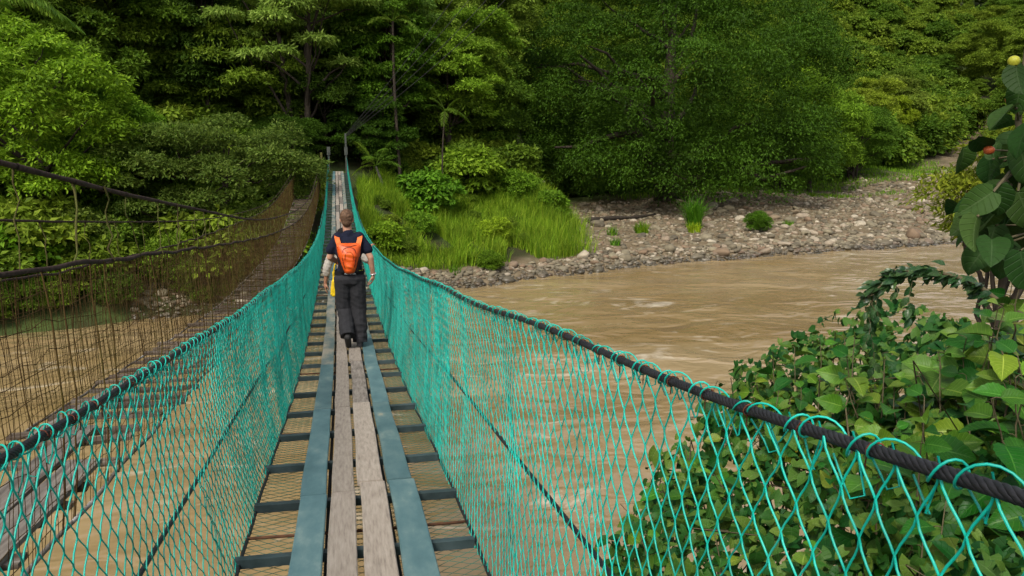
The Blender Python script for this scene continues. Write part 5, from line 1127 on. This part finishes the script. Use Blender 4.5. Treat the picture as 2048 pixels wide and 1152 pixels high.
def creases(V):
    z = V[:, 2]; k = np.clip(.85 - z, 0, 1); a = vnoise(V * np.array([6, 6, 16]), 12); b = vnoise(V * np.array([14, 12, 26]) + V[:, :1] * 9, 13); c = np.abs(vnoise(V * np.array([9, 9, 20]) + V[:, 2:] * 4, 14))
    return (.006 + .010 * k) * a + (.003 + .005 * k) * b - (.004 + .012 * k) * np.clip(.35 - c, 0, 1)
link('trousers', fuse('trousers', tr_, .008, 2, trouser, creases, hemcut), h1)
for s in 'rl':
    a, t = J[s + 'a'], J[s + 't']; d = nrm(t - a); heel = a + nrm(np.array([0, -1, -.9]) if s == 'r' else np.array([0, .2, -1])) * .055 if s == 'r' else a + np.array([0, -.055, -.02])
    sh = [capsule(a + [0, 0, -.01], a + [0, 0, .05], .05, .05), capsule(heel, t, .045, .04), capsule(t, t + (np.array([0, .07, -.003]) if s == 'r' else np.array([0, .055, -.012])), .043, .034)]
    link('shoe', fuse('shoe', sh, .008, 3, shoe), h1)
hd = J['head']
link('hair', fuse('hair', [ell(hd + [0, -.024, .032], (.086, .1, .1)), ell(hd + [0, -.058, -.02], (.068, .058, .08)), ell(hd + [0, .035, .075], (.07, .07, .055))], .007, 2, hairm, lambda V: .004 * vnoise(V * 60, 8) + .003 * vnoise(V * 130, 9)), h1)
# backpack: a thing of its own, worn
bp_ = thing('backpack', 'small orange hydration backpack worn by the walker in navy', 'backpack', (0.07, 10.62, float(ZD(10.62)) + 1.06))
rows = 34; cols = 30; V = []
vv = np.linspace(0, 1, rows); uu = np.linspace(-1, 1, cols)
for v in vv:
    w = np.interp(v, [0, .05, .2, .5, .8, .93, 1], [.03, .075, .1, .135, .152, .155, .14]); dp = np.interp(v, [0, .06, .3, .65, .9, 1], [.02, .075, .115, .11, .06, .015])
    for u in uu: V.append((u * w, -.125 - dp * (1 - abs(u) ** 2.6) ** .7 - .004 * math.sin(v * 30 + u * 4) * (1 - abs(u)), v * .40))
nb = len(V)
for v in vv:
    w = np.interp(v, [0, .05, .2, .5, .8, .93, 1], [.03, .075, .1, .135, .152, .155, .14])
    for u in uu: V.append((u * w * 1.001, -.10, v * .40))
idx = np.arange(nb).reshape(rows, cols); F = np.stack([idx[:-1, :-1], idx[:-1, 1:], idx[1:, 1:], idx[1:, :-1]], -1).reshape(-1, 4); F2 = (F + nb)[:, ::-1]
def ring(i2): return np.concatenate([i2[0, :-1], i2[:-1, -1], i2[-1, :0:-1], i2[:0:-1, 0]])
r1 = ring(idx); r2 = r1 + nb; F3 = np.stack([r1, r2, np.roll(r2, -1), np.roll(r1, -1)], -1)
V = np.array(V); lowf = np.clip(1.1 - V[:nb, 2] / .4, 0.15, 1); V[:nb, 1] += lowf * (.011 * vnoise(V[:nb] * np.array([26, 5, 22]), 4) + .006 * vnoise(V[:nb] * np.array([60, 5, 50]), 5)) * (np.abs(V[:nb, 1]) > .13)
pkb = link('pack_body', new_mesh('pack_body', V, [np.concatenate([F, F2, F3])], orange, True), bp_)
def arc(pts, r, mat, name, sides=5):
    pts = np.array(pts); u = np.linspace(0, 1, len(pts)); t = np.linspace(0, 1, 30); P = np.stack([spl(u, pts[:, k])(t) for k in range(3)], -1); V, F = tubes(P, r, sides, (0, 1, 0.1), True); return link(name, new_mesh(name, V, F, mat, True), bp_ if name == 'loose_strap' else pkb)
def py_(u, v):
    dp = np.interp(v, [0, .06, .3, .65, .9, 1], [.02, .075, .115, .11, .06, .015]); w = np.interp(v, [0, .05, .2, .5, .8, .93, 1], [.03, .075, .1, .135, .152, .155, .14]); return (u * w, -.127 - dp * (1 - abs(u) ** 2.6) ** .7, v * .40)
arc([py_(-.55, .2), py_(-.62, .45), py_(-.55, .75), py_(-.2, .87), py_(.2, .87), py_(.55, .75), py_(.62, .45), py_(.55, .2)], .0045, blackfab, 'zip')
arc([py_(-.38, .5), py_(-.32, .66), py_(0, .74), py_(.32, .66), py_(.38, .5)], .003, blackfab, 'zip')
arc([py_(-.95, .86), py_(-.5, .93), py_(0, .9), py_(.5, .93), py_(.95, .86)], .004, blackfab, 'piping')
for sd in (-1, 1):
    link('mesh_pocket', fuse('mesh_pocket', [capsule((sd * .085, -.15, .04), (sd * .118, -.15, .2), .035, .032, sq=.7)], .008, 2, blackfab), bp_)
    # shoulder strap: flat band up over the shoulder
    cen = np.array([(sd * .108, -.135, .345), (sd * .128, -.13, .40), (sd * .145, -.1, .455), (sd * .148, -.03, .485), (sd * .145, .05, .47), (sd * .14, .11, .40), (sd * .13, .14, .25), (sd * .14, .12, .1)]); wdir = np.array([1, 0, 0.25 * sd]); wdir = wdir / np.linalg.norm(wdir)
    wd = np.array([.04, .036, .033, .032, .031, .03, .026, .02])[:, None]
    nmv = nrm(np.cross(np.gradient(cen, axis=0), wdir)); nmv = nmv * np.sign((nmv * (cen - np.array([sd * .12, 0, .3]))).sum(1, keepdims=True))
    VV = np.stack([cen - wdir * wd, cen + wdir * wd, cen + wdir * wd + nmv * .009, cen - wdir * wd + nmv * .009], 1); ii = np.arange(32).reshape(8, 4); a_, b_ = ii[:-1], ii[1:]
    FF = np.stack([a_, np.roll(a_, -1, 1), np.roll(b_, -1, 1), b_], -1).reshape(-1, 4)
    link('strap', new_mesh('strap', VV.reshape(-1, 3) + np.array([0, 0, 0.0]), np.concatenate([FF, ii[:1, ::-1], ii[-1:]]), orange_strap), bp_)
arc([(.12, -.12, .22), (.15, -.12, .16), (.155, -.12, .08), (.15, -.115, .02)], .006, blackfab, 'loose_strap')
# waistband with print, wrist watch
an = np.linspace(0, 2 * np.pi, 40); P = np.stack([.186 * np.cos(an), .14 * np.sin(an), 1.0 + 0 * an], -1)
def band(name, z0, z1, k, mat, a0=0, a1=2 * np.pi):
    an = np.linspace(a0, a1, 40); A_ = np.stack([.186 * k * np.cos(an), .142 * k * np.sin(an), 0 * an + z0], -1); B_ = A_ + [0, 0, z1 - z0]
    V = np.concatenate([A_, B_]); i = np.arange(39); return link(name, new_mesh(name, V, np.stack([i, i + 1, i + 41, i + 40], -1), mat, True), h1)
wb = band('waistband', .985, 1.035, 1.03, blackfab); tm_ = band('trim', 1.035, 1.043, 1.035, lime, np.pi * 1.35, np.pi * 1.85); tm_.parent = wb
for tx, a0, sz_ in (('SOI', -1.80, .033), ('STER', -1.36, .036)):
    cu = bpy.data.curves.new('print', 'FONT'); cu.body = tx; cu.size = sz_; cu.extrude = 0.0006; cu.align_x = 'CENTER'; cu.offset = 0.0006
    to = bpy.data.objects.new('tmp', cu); COL.objects.link(to); dg = bpy.context.evaluated_depsgraph_get(); tm = bpy.data.meshes.new_from_object(to.evaluated_get(dg)); bpy.data.objects.remove(to); tm.materials.clear(); tm.materials.append(white)
    o = link('printed_letters', tm, wb, (.186 * 1.05 * math.cos(a0), .142 * 1.05 * math.sin(a0) - 0.003, .998)); o.rotation_euler = (math.pi / 2, 0, (a0 + math.pi / 2) * 0.8)
w = J['rw']; dd = nrm(J['rw'] - J['re']); sA = nrm(np.cross(dd, [0, 1, 0])); sB = np.cross(dd, sA); an = np.linspace(0, 2 * np.pi, 25)
V, F = tubes(w - dd * .02 + .037 * (np.cos(an)[:, None] * sA + np.sin(an)[:, None] * sB), .009, 6, dd); wt = link('wrist_watch', new_mesh('wrist_watch', V, F, silver, True)); wt.location = h1.location
tag(wt, 'silver watch on the right wrist of the walker in navy', 'watch')
# second walker, ahead and mostly hidden
K = {k: np.array(v) for k, v in dict(rh=(.085, 0, .82), rk=(.09, .08, .45), ra=(.085, .05, .09), rt=(.095, .18, .035), lh=(-.085, 0, .82), lk=(-.09, -.02, .45), la=(-.09, -.12, .10), lt=(-.09, .02, .035),
    rs=(.165, .02, 1.25), re=(.345, .0, 1.04), rw=(.335, .13, 1.24), ls=(-.17, .0, 1.25), le=(-.27, -.02, 1.0), lw=(-.30, .02, .765), neck=(0, .02, 1.3), head=(-.03, .04, 1.44)).items()}
h2 = thing('person', 'second walker ahead in a beige shirt, mostly hidden, right hand at the rail', 'person', (0.03, 11.75, float(ZD(11.75)) + 0.059))
def person2():
    S_ = [capsule((0, 0, .84), (0, .01, 1.05), .1, .1), ell((0, .01, 1.14), (.14, .095, .17)), capsule((0, .015, 1.22), K['head'] - [0, .005, .05], .055, .05), capsule((-.11, 0, 1.23), (.11, 0, 1.23), .05, .05)]
    for s in 'rl': S_ += [capsule(K[s + 's'], K[s + 'e'], .045, .036), capsule(K[s + 'e'], K[s + 'w'], .036, .026), capsule(K[s + 'h'], K[s + 'k'], .072, .05), capsule(K[s + 'k'], K[s + 'a'], .05, .034), capsule(K[s + 'a'], K[s + 't'], .034, .028)]
    h = K['head']; S_ += [ell(h + [0, -.01, .01], (.074, .092, .1)), ell(h + [0, .035, -.055], (.055, .055, .065)), capsule(h + [0, .09, .01], h + [0, .108, -.022], .011, .014), ell(h + [.075, 0, -.01], (.011, .02, .03)), ell(h + [-.075, 0, -.01], (.011, .02, .03))]
    S_ += hand(K['rw'], (.5, .5, .55), (.4, .2, -.8), 1, 0.7, 0.9) + hand(K['lw'], (-.05, .1, -1), (1, .2, .1), 1, 0.4, 0.95)
    return fuse('body', S_, .009, 2, skin2)
link('body', person2(), h2)
link('shirt', fuse('shirt', [capsule((0, 0, .8), (0, .01, 1.05), .135, .13, sq=.8), ell((0, .01, 1.14), (.165, .115, .17)), capsule((-.11, 0, 1.235), (.11, 0, 1.235), .062, .062), capsule(K['rs'], K['rs'] * .25 + K['re'] * .75, .062, .058), capsule(K['ls'], K['le'], .064, .058), capsule(K['le'], K['le'] * .65 + K['lw'] * .35, .058, .054)], .009, 3, beige, fold(11, .008, 6)), h2)
link('shorts', fuse('shorts', [ell((0, 0, .82), (.16, .12, .1)), capsule(K['rh'], K['rh'] * .15 + K['rk'] * .85, .1, .085), capsule(K['lh'], K['lh'] * .15 + K['lk'] * .85, .1, .085)], .01, 3, cloth('dark_red_fabric', (0.05, 0.012, 0.012)), fold(9, .006, 7)), h2)
for s in 'rl': link('shoe', fuse('shoe', [capsule(K[s + 'a'] + [0, -.03, -.045], K[s + 't'] + [0, .05, 0], .042, .036), capsule(K[s + 'a'], K[s + 'a'] + [0, 0, .03], .044, .044)], .009, 2, shoe), h2)
hk = K['head']; link('cap', fuse('cap', [ell(hk + [0, -.01, .04], (.085, .103, .085)), capsule(hk + [0, .08, .05], hk + [0, .15, .035], .05, .03, sq=.3)], .008, 2, blackfab), h2)
yb_ = thing('shoulder_bag', 'yellow bag hanging at the left hip of the second walker', 'bag', (0.03, 11.75, float(ZD(11.75)) + 0.7))
link('bag_body', fuse('bag_body', [capsule((-.19, -.06, -.02), (-.17, -.06, .14), .05, .045, sq=.6), capsule((-.17, -.05, .1), (-.18, -.03, .28), .03, .02, sq=.5)], .008, 3, yellow, fold(14, .004, 2)), yb_)
V, F = tubes(np.array([(-.18, -.05, .25), (-.16, -.09, .4), (-.03, -.12, .52), (.1, -.09, .6), (.13, 0, .64)]), .011, 5); link('bag_strap', new_mesh('bag_strap', V, F, yellow, True), yb_)
